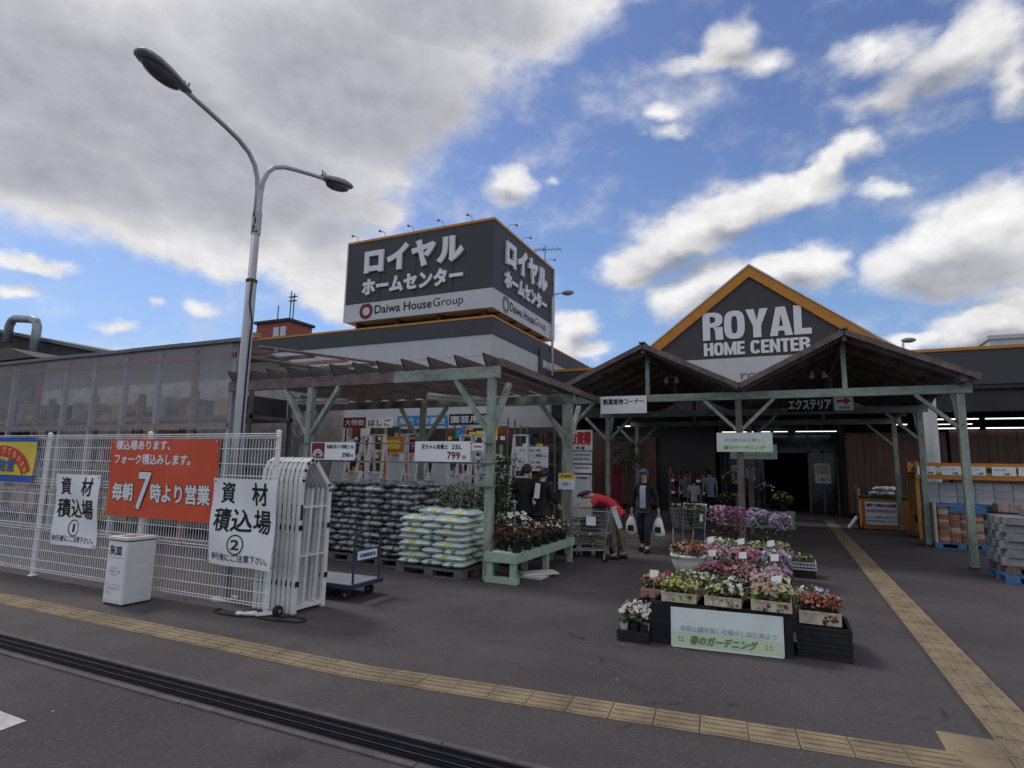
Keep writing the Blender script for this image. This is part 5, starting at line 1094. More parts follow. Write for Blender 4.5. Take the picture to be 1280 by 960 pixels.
flower_box('flower box with dark red leaves and red flowers on the low crates', .05, .40, 6.44, 6.86, .30, .11, .11, ['leaf_red', 'leaf_mid', 'leaf_dark'], ['fl_red', 'fl_salmon', 'fl_peach'], 380, 100, card='card_print')
flower_box('small flower box with bronze leaves at the left corner', -1.49, -1.22, 6.62, 6.95, .41 - .07, .09, .12, ['leaf_red', 'leaf_mid', 'leaf_light'], ['fl_peach', 'fl_red', 'fl_cream'], 260, 60, card='card_print_red', cards=[(-1.36, 6.66, .55, 0)])
crate('black crate under the bronze leaved flower box', -1.50, -1.32, 6.60, 6.96, 0, .33)
flower_box('second row box with small white flowers behind the lime leaved box', -1.18, -.80, 6.64, 6.94, .41, .08, .13, G3, ['fl_white', 'fl_cream'], 300, 60)
flower_box('second row box with green leaves and white flowers behind the middle front box', -.78, -.42, 6.66, 6.94, .41, .08, .12, G3, ['fl_white', 'fl_palepink'], 320, 50)
flower_box('second row box with pale pink flowers behind the peach box', -.38, -.02, 6.70, 6.94, .41, .08, .17, ['leaf_mid', 'leaf_light'], ['fl_palepink', 'fl_white', 'fl_salmon'], 260, 170, cards=[(-.14, 6.60, .60, .02)])
flower_box('box with pale blue flowers behind the red flowered box', .04, .34, 6.88, 7.2, .30, .1, .13, G3, ['fl_lilac', 'fl_white'], 160, 50)
crate('black crate hidden behind the low crate stack', .04, .36, 7.02, 7.25, 0, .29)
# left tray with white flowers in pots
t = thing('flower_tray', 'black tray of potted white flowers on the ground left of the banner', 'flower tray', (-1.45, 6.3, 0)); o = (-1.45, 6.3, 0)
b = MB(o); b.box(-1.62, -1.31, 6.10, 6.52, 0, .012); b.box(-1.62, -1.31, 6.10, 6.112, .012, .11); b.box(-1.62, -1.31, 6.508, 6.52, .012, .11); b.box(-1.62, -1.608, 6.112, 6.508, .012, .11); b.box(-1.322, -1.31, 6.112, 6.508, .012, .11)
for z in (.035, .075): b.box(-1.63, -1.30, 6.09, 6.099, z, z + .018)
b.build('tray', 'black_plastic', t)
for i in range(3):
    for j in range(4):
        x, y = -1.565 + i * .10, 6.165 + j * .10; b = MB(o); b.lathe(x, y, [(.030, .013), (.042, .16)], 10); b.build('pot', 'pot_clear' if (i + j) % 3 == 0 else 'black_plastic', t)
planting(t, o, (-1.61, -1.32, 6.11, 6.51, .15, .33), 260, .05, ['leaf_dark', 'leaf_mid'], 120, .045, ['fl_white', 'fl_white', 'fl_palepink'])
# urn
t = thing('urn_planter', 'white pedestal urn planted with red and yellow flowers', 'urn', (-1.15, 7.7, 0)); o = (-1.15, 7.7, 0)
b = MB(o); b.lathe(-1.15, 7.7, [(.15, 0), (.15, .04), (.12, .06), (.07, .10), (.06, .20), (.07, .34), (.06, .40), (.10, .45), (.16, .51), (.195, .60), (.20, .655), (.215, .66), (.215, .69), (.19, .695), (.185, .64)], 28); b.build('bowl', 'urn_white', t, smooth=True)
b = MB(o); b.lathe(-1.15, 7.7, [(.18, .63), (.18, .66)], 20); b.build('soil', 'soil', t)
planting(t, o, (-1.35, -.95, 7.5, 7.9, .66, .83), 260, .05, ['leaf_red', 'leaf_mid', 'leaf_dark'], 90, .045, ['fl_red', 'fl_yellow', 'fl_peach'], dome=.6)
flower_box('low box with red flowers beside the urn foot', -1.42, -1.2, 7.15, 7.45, 0.0, .32, .18, ['leaf_red', 'leaf_mid'], ['fl_red', 'fl_magenta'], 160, 60, box='black_plastic')
# middle tiers on a stepped stand
t = thing('display_stand', 'low black stepped stand under the pink and purple flower boxes', 'stand', (-.55, 9, 0)); o = (-.55, 9, 0)
for x0, x1, y0, y1, z in ((-1.08, .02, 7.35, 7.95, .30), (-1.12, .02, 8.0, 8.6, .36), (-1.16, .02, 8.9, 9.7, .50), (-1.2, .02, 9.95, 10.9, .50)):
    b = MB(o); b.box(x0, x1, y0, y1, z - .03, z); b.build('shelf', 'wood_brown', t)
    for x in (x0, x1 - .05):
        for y in (y0, y1 - .05): b = MB(o); b.box(x, x + .05, y, y + .05, 0, z - .031); b.build('leg', 'wood_brown', t)
for k, (x0, x1, lm, fm, lb) in enumerate(((-1.0, -.68, ['leaf_red', 'leaf_dark', 'leaf_mid'], ['fl_palepink', 'fl_pink', 'fl_magenta'], 'box of dark leaved pink flowers next to the urn in the middle tier'), (-.66, -.34, ['leaf_red', 'leaf_dark'], ['fl_salmon', 'fl_palepink', 'fl_magenta'], 'box of large salmon flowers in the centre of the middle tier'), (-.32, .0, ['leaf_dark', 'leaf_red'], ['fl_palepink', 'fl_salmon', 'fl_lilac'], 'box of pale pink and lilac flowers at the right of the middle tier'))):
    flower_box(lb, x0, x1, 7.38, 7.9, .301, .12, .20, lm, fm, 300, 110, fs=.052, box='dark', cards=[(x0 + .2, 7.4, .50, 0)] if k == 2 else None)
for k, (x0, x1, lm, fm, lb) in enumerate(((-1.06, -.72, ['leaf_mid', 'leaf_dark'], ['fl_pink', 'fl_magenta', 'fl_palepink'], 'upper box of bright pink flowers behind the urn'), (-.70, -.36, ['leaf_mid', 'leaf_light'], ['fl_pink', 'fl_palepink', 'fl_pink'], 'upper box of crowded pink flowers in the middle of its tier'), (-.34, .01, ['leaf_silver', 'leaf_mid'], ['fl_lilac', 'fl_lilac', 'fl_white'], 'upper box of lilac flowers at the right end of its tier'))):
    flower_box(lb, x0, x1, 8.03, 8.56, .361, .12, .26, lm, fm, 260, 190, fs=.045, box='dark', cards=[(x0 + .16, 8.0, .64, .01)])
for k, (x0, x1, lm, fm, lb) in enumerate(((-1.14, -.76, ['leaf_silver', 'leaf_silver', 'leaf_light'], ['fl_white', 'fl_cream'], 'tray of silvery green seedlings at the left of the third tier'), (-.74, -.38, ['leaf_mid', 'leaf_light', 'leaf_lime'], ['fl_cream', 'fl_white'], 'tray of mixed green seedlings in the middle of the third tier'), (-.36, .01, ['leaf_silver', 'leaf_mid'], ['fl_white', 'fl_peach'], 'tray of pale seedlings at the right of the third tier'))):
    flower_box(lb, x0, x1, 8.93, 9.67, .501, .09, .13, lm, fm, 380, 30, ls=.045, box='crate_white' if k == 0 else 'black_plastic', name='seedling_tray', cat='plant tray', cards=[(x0 + .12, 8.95, .70, .02), (x0 + .27, 9.1, .71, -.03)])
for k, (x0, x1, lm, fm, lb, hp) in enumerate(((-1.18, -.62, ['leaf_dark', 'leaf_red'], ['fl_purple', 'fl_palepink', 'fl_purple', 'fl_magenta'], 'tall box of purple and white flowers at the left of the back tier', .44), (-.60, -.28, ['leaf_dark', 'leaf_mid'], ['fl_purple', 'fl_lilac', 'fl_palepink'], 'tall box of purple flowers in the middle of the back tier', .42), (-.26, .02, ['leaf_mid', 'leaf_dark'], ['fl_lilac', 'fl_purple', 'fl_palepink'], 'tall box of loose lilac flowers at the right of the back tier', .36))):
    flower_box(lb, x0, x1, 10.0, 10.85, .501, .10, hp + .10, lm, fm, 500 if k == 0 else 320, 330 if k == 0 else 200, fs=.05, box='black_plastic', centre=False, dome=.12)
t = thing('flower_tray', 'white lattice tray of small plants on the ground right of the island', 'plant tray', (.16, 11.3, 0)); o = (.16, 11.3, 0)
b = MB(o); b.box(-.03, .36, 11.1, 11.55, 0, .12); b.build('base', 'black_plastic', t)
b = MB(o); 
for z in (.13, .18, .235): b.box(-.045, .375, 11.08, 11.09, z, z + .018); b.box(.365, .375, 11.09, 11.56, z, z + .018); b.box(-.045, -.035, 11.09, 11.56, z, z + .018)
for k in range(9): b.box(-.045 + k * .0515, -.037 + k * .0515, 11.081, 11.089, .148, .235)
b.build('tray', 'crate_white', t); planting(t, o, (-.02, .35, 11.1, 11.55, .16, .36), 260, .05, G3, 22, .035, ['fl_white', 'fl_yellow'])

# planter benches on the left and at the entrance
def bench(label, x0, x1, y0, y1, z, m='bench_green'):
    o = ((x0 + x1) / 2, y0, 0); t = thing('plant_bench', label, 'plant bench', o); b = MB(o); n = max(3, int((x1 - x0) / .14))
    for k in range(n): a = x0 + (x1 - x0) * k / n; b.box(a + .006, a + (x1 - x0) / n - .006, y0 + .03, y1 - .03, z - .03, z)
    b.build('top', m, t)
    b = MB(o); b.box(x0 - .03, x1 + .03, y0 - .03, y0 + .028, z - .12, z + .02); b.box(x0 - .03, x1 + .03, y1 - .028, y1 + .03, z - .12, z + .02); b.box(x0 - .03, x0 - .001, y0 + .029, y1 - .029, z - .12, z + .02); b.box(x1 + .001, x1 + .03, y0 + .029, y1 - .029, z - .12, z + .02); b.build('apron', m, t, bev=.004)
    for y in ((y0, (y0 + y1) / 2, y1 - .08) if y1 - y0 > 1.2 else (y0, y1 - .08)):
        for x in (x0, x1 - .09): b = MB(o); b.box(x, x + .09, y, y + .08, 0 if y != y0 else .09, z - .121 if y in (y0, y1 - .08) else z - .031); b.build('leg', m, t)
    b = MB(o); b.box(x0 - .03, x1 + .03, y0 - .02, y0 + .10, 0, .089); b.build('foot_rail', m, t, bev=.004)
    return t
bench('pale green plant bench at the foot of the pergola corner post', -4.15, -3.68, 8.12, 10.7, .42)
def potted(label, x, y, z, r_, h, ph, lm, fm, nf=14, nl=120, fs=.05, pot='black_plastic', group=None, name='potted_plant', cat='potted plant', ls=.06):
    o = (x, y, z); t = thing(name, label, cat, o, group); b = MB(o); b.lathe(x, y, [(r_ * .72, z), (r_, z + h), (r_ * 1.06, z + h), (r_ * 1.06, z + h + .012)], 12); b.build('pot', pot, t)
    planting(t, o, (x - r_ * 1.9, x + r_ * 1.9, y - r_ * 1.9, y + r_ * 1.9, z + h * .9, z + h + ph), nl, ls, lm, nf, fs, fm, dome=.55); return t
wh2 = ['nearest', 'second', 'third', 'fourth', 'fifth', 'farthest']
for i in range(6):
    for j in range(2):
        potted('%s flowering pot along the green corner bench, %s row' % (wh2[i], ('left', 'right')[j]), -4.02 + .23 * j, 8.42 + .40 * i, .421, .085, .13, .20 + .03 * (i % 2) + .03 * (1 - j), ['leaf_dark', 'leaf_dark', 'leaf_red'] if (i + j) % 2 else ['leaf_dark', 'leaf_mid', 'leaf_red'], ['fl_white', 'fl_salmon', 'fl_cream'] if i > 2 else ['fl_red', 'fl_white'], nf=14 if i > 1 else 9, nl=190, group='flower pots on the green bench')
t = thing('white_tray', 'white tray with boards lying on the ground under the green bench', 'tray', (-3.75, 8.9, 0)); o = (-3.75, 8.9, 0)
b = MB(o); b.box(-3.95, -3.5, 8.7, 9.15, 0, .03); b.build('board', 'crate_white', t); b = MB(o); b.bar((-3.9, 8.8, .045), (-3.45, 9.2, .055), .3, .025); b.build('board', 'urn_white', t)
b = MB((-4.0, 8.3, .42)); b.box(-4.1, -3.95, 8.2, 8.34, .421, .445); b.box(-3.92, -3.82, 8.2, 8.32, .421, .44); tag(b.build('label_card', 'sign_white'), 'white label cards lying on the near end of the green bench', 'label card')
# white flower tub, tree behind and plants further in
potted('white flowered rose in a black tub between the corner post and the couple', -4.55, 9.7, 0, .2, .35, .65, ['leaf_dark', 'leaf_mid'], ['fl_white'], 22, 300, .12, ls=.09)
def small_tree(label, x, y, h, r_, z0, lm, n, group=None):
    o = (x, y, 0); t = thing('potted_tree', label, 'tree', o, group); b = MB(o); b.lathe(x, y, [(.16, 0), (.2, .3), (.21, .32)], 12); b.build('pot', 'terracotta', t)
    b = MB(o); b.tube([(x, y, .25), (x + .04, y, h * .5), (x, y + .03, h * .8)], [.03, .025, .012], 7)
    for k in range(6): a = k * 1.1; b.tube([(x + .02, y, h * (.4 + .07 * k)), (x + math.cos(a) * r_ * .6, y + math.sin(a) * r_ * .6, h * (.5 + .08 * k))], [.012, .005], 5)
    b.build('trunk', 'bark', t); b = MB(o)
    for k in range(16):
        a = rnd.uniform(0, 2 * PI); rr = r_ * rnd.uniform(.2, .85); zz = rnd.uniform(z0, h); q = .16 + .12 * rnd.random(); leaves(b, (x + rr * math.cos(a) - q, x + rr * math.cos(a) + q, y + rr * math.sin(a) - q, y + rr * math.sin(a) + q, zz - q, zz + q * .8), n // 16, .085, len(lm))
    b.build('crown', lm, t); return t
small_tree('bushy green potted tree behind the pergola corner post', -5.75, 11.6, 1.95, .36, 1.25, G3, 700); small_tree('dark shrub in a tub left of the couple', -5.3, 10.7, 1.3, .4, .6, ['leaf_dark', 'leaf_mid'], 600)
small_tree('tall palm like plant behind the walking man', -4.6, 18.7, 2.95, .6, 1.7, ['leaf_dark', 'leaf_mid', 'leaf_silver'], 800)
for k, (x0, x1) in enumerate(((-7.9, -7.05), (-7.0, -6.15), (-6.1, -5.4))):
    flower_box('%s bushy hedge tub with peach flowers under the stepladders' % ('left', 'middle', 'right')[k], x0, x1, 11.2, 11.75, .25, .30, .82, ['leaf_mid', 'leaf_light', 'leaf_mid'], ['fl_peach', 'fl_red', 'fl_cream'], 1100, 24, ls=.07, fs=.06, box='terracotta', name='hedge_tub', cat='hedge tub', cards=[(x0 + .4, 11.1, .72, 0)])
    flower_box('%s low flower tub with peach blossoms in front of the hedge' % ('left', 'middle', 'right')[k], x0 + .05, x1 - .05, 10.5, 11.0, .05, .35, .42, ['leaf_mid', 'leaf_dark'], ['fl_peach', 'fl_salmon', 'fl_red', 'fl_white'], 500, 170, ls=.06, fs=.06, box='terracotta', name='flower_tub', cat='flower tub')
    crate('grey crate under the %s hedge tub' % ('left', 'middle', 'right')[k], x0 + .02, x1 - .02, 11.2, 11.75, 0, .249, m='pallet_grey'); 
wh3 = ['first', 'second', 'third', 'fourth', 'fifth', 'sixth']
for k in range(6): potted('leafy pot %s from the left on the ground behind the green bench' % wh3[k], -4.5 + .28 * k, 11.45 + .05 * (k % 2), 0, .11, .2, .28, G3, ['fl_yellow', 'fl_white'], 8, 110, group='green pots on the ground behind the cart')
bench('pale green plant bench at the store entrance behind the purple flowers', -2.0, .15, 20.3, 21.0, .50)
for k, (x, lm, fm, lb, ph) in enumerate(((-1.75, G3, ['fl_white'], 'white flowered pot at the left end of the entrance bench', .34), (-1.3, ['leaf_dark', 'leaf_mid'], ['fl_red', 'fl_white'], 'red and white flowered pot second on the entrance bench', .36), (-.65, ['leaf_dark'], ['fl_white', 'fl_palepink'], 'tall dark leaved pot in the middle of the entrance bench', .8), (-.2, ['leaf_mid', 'leaf_light'], ['fl_cream', 'fl_yellow'], 'yellow flowered pot at the right end of the entrance bench', .42))): potted(lb, x, 20.55, .501, .16, .2, ph, lm, fm, 26, 260, .09, ls=.1)
crate('dark trough on the entrance bench below the tall pot', -1.02, -.42, 20.32, 20.4, .501, .60)
potted('hanging basket like pot with pink flowers beside the second middle post', -1.35, 18.6, 1.15, .2, .2, .42, G3, ['fl_palepink', 'fl_peach'], 40, 260, .1, ls=.1); b = MB((-1.35, 18.6, 0)); b.lathe(-1.35, 18.6, [(.2, 0), (.2, .03), (.04, .05), (.04, 1.12), (.15, 1.149)], 12); tag(b.build('plant_stand', 'pipe'), 'dark round plant stand carrying the pink flowered pot', 'plant stand')

# ------------------------------------------------------------------ people
def skin_mesh(name, joints, links, root, m, parent, sub=2):
    """joints: name -> ((x, y, z), radius) ; grows one continuous surface over the links"""
    ks = list(joints); me = bpy.data.meshes.new(name); me.from_pydata([joints[k][0] for k in ks], [(ks.index(a), ks.index(b_)) for a, b_ in links], []); me.update()
    o = bpy.data.objects.new(name, me); COL.objects.link(o)
    sk = o.modifiers.new('skin', 'SKIN'); sk.use_smooth_shade = True; lay = me.skin_vertices[0].data if me.skin_vertices else None
    if lay is None:
        me.attributes; bpy.context.view_layer.objects.active = o; bpy.ops.mesh.customdata_skin_add(); lay = me.skin_vertices[0].data
    for i, k in enumerate(ks):
        r_ = joints[k][1]; lay[i].radius = r_ if isinstance(r_, tuple) else (r_, r_); lay[i].use_root = (k == root)
    s_ = o.modifiers.new('sub', 'SUBSURF'); s_.levels = s_.render_levels = sub
    dg = bpy.context.evaluated_depsgraph_get(); new = bpy.data.meshes.new_from_object(o.evaluated_get(dg)); o.modifiers.clear(); o.data = new; bpy.data.meshes.remove(me)
    new.name = name; new.materials.clear(); new.materials.append(M[m]); new.polygons.foreach_set('use_smooth', [True] * len(new.polygons)); o.parent = parent; return o
def person(label, loc, rz, J, top, legs, hair='hair', shoe='black_plastic', sleeve='long', sc=1.0, cap=None, face=True, inner=None, group=None):
    """J: joint positions in metres, facing -y"""
    t = thing('person', label, 'person', loc, group, rz); t.scale = (sc, sc, sc)
    V_ = {k: Vector(p) for k, p in J.items()}; bd, ln = {}, []
    def j(k, p, r_): bd[k] = (tuple(p), r_)
    j('pelvis', V_['pelvis'], (.110, .09)); j('spine', V_['spine'], (.098, .08)); j('chest', V_['chest'], (.115, .085)); j('neck', V_['neck'], .052); hd_ = V_['head']; nk = V_['neck']; hu = (hd_ - nk).normalized()
    j('jaw', nk + (hd_ - nk) * .62 + Vector(J.get('look', (0, -1, 0))) * .02, (.060, .068)); j('head', hd_ + hu * .03, (.076, .092)); j('crown', hd_ + hu * .10, (.055, .066))
    ln += [('pelvis', 'spine'), ('spine', 'chest'), ('chest', 'neck'), ('neck', 'jaw'), ('jaw', 'head'), ('head', 'crown')]
    for s_ in 'LR':
        j('sh' + s_, V_['sh' + s_], .046); j('el' + s_, V_['el' + s_], .042); j('wr' + s_, V_['wr' + s_], .028); w_ = V_['wr' + s_]; fd = (w_ - V_['el' + s_]).normalized(); fd = (fd + Vector(J.get('hand', (0, 0, 0)))).normalized(); p_ = w_ + fd * .075; j('pa' + s_, p_, (.034, .020))
        ln += [('chest', 'sh' + s_), ('sh' + s_, 'el' + s_), ('el' + s_, 'wr' + s_), ('wr' + s_, 'pa' + s_)]
        j('hp' + s_, V_['hp' + s_], .066); j('kn' + s_, V_['kn' + s_], .050); j('an' + s_, V_['an' + s_], .042); j('to' + s_, V_['to' + s_], .035)
        ln += [('pelvis', 'hp' + s_), ('hp' + s_, 'kn' + s_), ('kn' + s_, 'an' + s_), ('an' + s_, 'to' + s_)]
    body = skin_mesh('body', bd, ln, 'pelvis', 'skin', t)
    # fingers, nose and ears join the same mesh
    b = MB(); look = Vector(J.get('look', (0, -1, 0))).normalized(); sd = look.cross(hu).normalized()
    for s_ in 'LR':
        w_, e_ = V_['wr' + s_], V_['el' + s_]; fd = ((w_ - e_).normalized() + Vector(J.get('hand', (0, 0, 0)))).normalized(); p_ = w_ + fd * .085; sw = fd.cross(Vector((1, 0, 0)) if abs(fd.x) < .8 else Vector((0, 1, 0))).normalized(); cu = sw.cross(fd) * (1 if s_ == 'L' else -1)
        for q, ll in ((-.026, .062), (-.009, .075), (.009, .07), (.025, .055)): b.tube([p_ + sw * q, p_ + sw * q * 1.1 + fd * ll * .5, p_ + sw * q * 1.1 + fd * ll * .85 + cu * ll * .3, p_ + sw * q + fd * ll * .8 + cu * ll * .65], [.009, .009, .008, .006], 6)
        b.tube([w_ + fd * .03 + sw * -.02, w_ + fd * .065 + sw * -.05, w_ + fd * .10 + sw * -.052], [.012, .010, .007], 6)
    fc_ = hd_ + hu * .02
    b.tube([fc_ + look * .085 + hu * .02, fc_ + look * .112 - hu * .025, fc_ + look * .09 - hu * .03], [.008, .014, .010], 6)
    for s_ in (-1, 1): b.ball(fc_ + sd * s_ * .080, .024, 8, 5, sc=(.5, .9, 1.3))
    bo = b.build('x', 'skin'); me = body.data; k0 = len(me.vertices); 
    vs_ = [v.co.copy() for v in me.vertices] + [v.co.copy() for v in bo.data.vertices]; fs = [tuple(p.vertices) for p in me.polygons] + [tuple(i + k0 for i in p.vertices) for p in bo.data.polygons]
    nm = bpy.data.meshes.new('body'); nm.from_pydata(vs_, [], fs); nm.materials.append(M['skin']); nm.polygons.foreach_set('use_smooth', [True] * len(fs)); body.data = nm; bpy.data.objects.remove(bo)
    if face:
        for s_ in (-1, 1): b = MB(); b.ball(fc_ + look * .083 + sd * s_ * .033 + hu * .018, .011, 8, 5); b.build('eye', 'ink', t)
        b = MB(); b.tube([fc_ + look * .088 + sd * -.024 - hu * .058, fc_ + look * .097 - hu * .060, fc_ + look * .088 + sd * .024 - hu * .058], .005, 5); b.build('mouth', 'red', t)
    # hair or cap: a shell over the back and top of the skull
    b = MB(); c = hd_ + hu * .048 - look * .012; vs_, fs = [], []; n, m_ = 18, 9
    for i in range(m_ + 1):
        ph = PI * .74 * i / m_
        for k in range(n):
            a = 2 * PI * k / n; dl = (look * math.cos(a) + sd * math.sin(a)); f_ = max(0, math.cos(a)); pr2 = ph * (1 - .52 * f_) if cap is None else ph * (.82 - .12 * f_)
            vs_.append(c + hu * .118 * math.cos(pr2) + dl * (.100 + .012 * abs(math.cos(a))) * math.sin(pr2))
    for i in range(m_):
        for k in range(n): fs.append((i * n + k, (i + 1) * n + k, (i + 1) * n + (k + 1) % n, i * n + (k + 1) % n))
    b.add(vs_, fs); hr = b.build('cap' if cap else 'hair', cap or hair, t, smooth=True)
    if cap: b = MB(); b.prism([c + look * .07 + sd * -.075 + hu * .045, c + look * .17 + sd * -.05 + hu * .03, c + look * .185 + hu * .03, c + look * .17 + sd * .05 + hu * .03, c + look * .07 + sd * .075 + hu * .045], hu * .01); b.build('cap_peak', cap, hr)
    # clothes follow the same skeleton, a little larger
    tj = {'pelvis': (tuple(V_['pelvis'] + Vector((0, 0, .0))), (.146, .120)), 'spine': (bd['spine'][0], (.140, .112)), 'chest': (bd['chest'][0], (.175, .130)), 'nb': (tuple(V_['chest'] + (nk - V_['chest']) * .80), (.082, .08))}; tj['hem'] = (tuple(V_['pelvis'] + (V_['pelvis'] - V_['spine']).normalized() * .13), (.142, .118)); tl = [('hem', 'pelvis'), ('pelvis', 'spine'), ('spine', 'chest'), ('chest', 'nb')]
    for s_ in 'LR':
        tj['sh' + s_] = (bd['sh' + s_][0], .080); tl.append(('chest', 'sh' + s_)); e = V_['el' + s_]; sh = V_['sh' + s_]
        if sleeve == 'long': tj['el' + s_] = (tuple(e), .058); tj['cu' + s_] = (tuple(e + (V_['wr' + s_] - e) * .88), .044); tl += [('sh' + s_, 'el' + s_), ('el' + s_, 'cu' + s_)]
        else: tj['el' + s_] = (tuple(sh + (e - sh) * .72), .064); tl.append(('sh' + s_, 'el' + s_))
    skin_mesh('jacket' if inner else 'shirt', tj, tl, 'pelvis', top, t)
    if inner:
        b = MB(); L_ = [V_['pelvis'] + Vector((0, 0, -.02)), V_['spine'], V_['chest'], V_['chest'] + (nk - V_['chest']) * .5]; of = [.132, .134, .140, .10]; vs_ = []
        for p, q in zip(L_, of):
            for k in range(5): a = (k / 2 - 1); vs_.append(p + look * (q - .012 * a * a) + sd * .065 * a)
        b.add(vs_, [(i * 5 + k, i * 5 + k + 1, (i + 1) * 5 + k + 1, (i + 1) * 5 + k) for i in range(3) for k in range(4)]); b.build('shirt_front', inner, t, smooth=True)
    lj = {'pelvis': (tuple(V_['pelvis']), (.134, .112)), 'waist': (tuple(V_['pelvis'] + (V_['spine'] - V_['pelvis']) * .5), (.12, .098))}; ll = [('waist', 'pelvis')]
    for s_ in 'LR':
        lj['hp' + s_] = (bd['hp' + s_][0], .102); lj['kn' + s_] = (bd['kn' + s_][0], .076); a = V_['an' + s_]; k_ = V_['kn' + s_]; lj['an' + s_] = (tuple(k_ + (a - k_) * .94), .062); ll += [('pelvis', 'hp' + s_), ('hp' + s_, 'kn' + s_), ('kn' + s_, 'an' + s_)]
    skin_mesh('trousers', lj, ll, 'pelvis', legs, t)
    for s_ in 'LR':
        a, to = V_['an' + s_], V_['to' + s_]; d = Vector((to.x - a.x, to.y - a.y, 0)).normalized(); z_ = to.z - .035; b = MB()
        b.tube([Vector((a.x, a.y, z_ + .045)) - d * .06, Vector((a.x, a.y, z_ + .05)), Vector((to.x, to.y, z_ + .042)), Vector((to.x, to.y, z_ + .036)) + d * .07], [.042, .048, .046, .028], 10); b.build('shoe', shoe, t, smooth=True)
    return t
ST = dict(pelvis=(0, 0, .93), spine=(0, .01, 1.10), chest=(0, .015, 1.30), neck=(0, .01, 1.46), head=(0, -.01, 1.58), shL=(.175, .01, 1.385), shR=(-.175, .01, 1.385), elL=(.235, .04, 1.12), elR=(-.235, .04, 1.12), wrL=(.25, -.02, .88), wrR=(-.25, -.02, .88), hpL=(.09, 0, .88), hpR=(-.09, 0, .88), knL=(.10, -.01, .49), knR=(-.10, -.01, .49), anL=(.10, .03, .09), anR=(-.10, .03, .09), toL=(.12, -.11, .035), toR=(-.12, -.11, .035))
rzv = math.atan2(2.8, 12.7) * .6
W = dict(ST); W.update(knL=(.10, -.12, .50), anL=(.10, -.14, .10), toL=(.11, -.29, .045), knR=(-.10, .02, .49), anR=(-.10, .16, .12), toR=(-.11, .04, .04), elL=(.25, .05, 1.12), elR=(-.25, .04, 1.12), wrL=(.29, .03, .87), wrR=(-.29, .02, .87))
person('man in dark jacket and cap walking with a white bag in each hand', (-2.78, 12.75, 0), -rzv, W, 'cloth_black', 'cloth_navy', cap='cap_blue', inner='cloth_lav')
def shop_bag(label, x, y, z):
    o = (x, y, z - .45); t = thing('shopping_bag', label, 'bag', o); b = MB(o); n = 14
    pr2 = [(.02, .40), (.07, .36), (.11, .24), (.125, .10), (.115, .02), (.02, .0)]; vs_ = []
    for r_, dz in pr2:
        for k in range(n): a = 2 * PI * k / n; q = 1 + .10 * math.sin(3 * a + dz * 20); vs_.append((x + r_ * q * math.cos(a), y + r_ * .7 * q * math.sin(a), z - .45 + dz))
    b.add(vs_, [(i * n + k, i * n + (k + 1) % n, (i + 1) * n + (k + 1) % n, (i + 1) * n + k) for i in range(5) for k in range(n)]); b.build('sack', 'bag_white', t, smooth=True)
    b = MB(o); [b.tube([(x + d * .03, y, z - .08), (x + d * .02, y, z - .02), (x, y, z + .01)], .008, 5) for d in (-1, 1)]; b.build('carry_handle', 'bag_white', t)
    b = MB(o); b.add([(x - .07, y - .096, z - .36), (x + .07, y - .096, z - .36), (x + .06, y - .09, z - .24), (x - .06, y - .09, z - .24)], [(0, 1, 2, 3)]); b.build('print_patch', 'ink', t)
for s_, lb in ((1, 'white shopping bag in the walking man\'s hand nearer the flower island'), (-1, 'white shopping bag in the walking man\'s hand nearer the red shirt')):
    p = Matrix.Rotation(-rzv, 3, 'Z') @ Vector((.295 * s_, .01, .78)); shop_bag(lb, -2.78 + p.x, 12.75 + p.y, .78)
Cc = dict(ST); Cc.update(elL=(.24, -.05, 1.12), wrL=(.20, -.24, 1.0), elR=(-.24, -.05, 1.12), wrR=(-.20, -.24, 1.0), head=(0, -.04, 1.57))
person('person in black seen from behind, left of the pair at the plants', (-4.78, 11.0, 0), PI + .25, Cc, 'cloth_black', 'cloth_black', sc=1.04)
person('person in black with a white printed back, right of the pair at the plants', (-4.38, 10.9, 0), PI - .3, Cc, 'cloth_black', 'cloth_navy', sc=1.0)
b = MB((-4.45, 10.75, 1.2)); b.add([(-4.50, 10.745, 1.12), (-4.38, 10.735, 1.12), (-4.36, 10.75, 1.40), (-4.47, 10.76, 1.42)], [(0, 1, 2, 3)]); b.add([(-4.50, 10.741, 1.12), (-4.38, 10.731, 1.12), (-4.36, 10.746, 1.40), (-4.47, 10.756, 1.42)], [(3, 2, 1, 0)])
tag(b.build('tote_bag', 'bag_white'), 'flat white tote bag on the back of the right person in black', 'bag')
B_ = dict(ST); B_.update(pelvis=(0, .12, .92), spine=(0, .02, 1.05), chest=(0, -.18, 1.14), neck=(0, -.34, 1.19), head=(0, -.46, 1.20), look=(0, -.75, -.65), shL=(.17, -.22, 1.13), shR=(-.17, -.22, 1.13), elL=(.22, -.36, .98), elR=(-.22, -.36, .98), wrL=(.18, -.52, .98), wrR=(-.18, -.52, .98), hpL=(.09, .12, .87), hpR=(-.09, .12, .87), knL=(.10, .06, .48), knR=(-.10, .16, .48), anL=(.10, .12, .09), anR=(-.10, .26, .09), toL=(.11, -.03, .035), toR=(-.11, .11, .035))
person('person in a red shirt bending forward over the shopping cart', (-3.17, 11.42, 0), -PI / 2 + .15, B_, 'cloth_red', 'cloth_khaki', sleeve='short')
b = MB((-3.0, 11.2, .8)); 
b.prism([(-3.10, 11.22, .95), (-3.01, 11.22, .98), (-2.89, 11.24, .62), (-2.95, 11.24, .58)], (0, .06, 0)); tag(b.build('shoulder_bag', 'bag_white'), 'pale patterned bag hanging at the hip of the person in red', 'bag')
N_ = dict(ST)
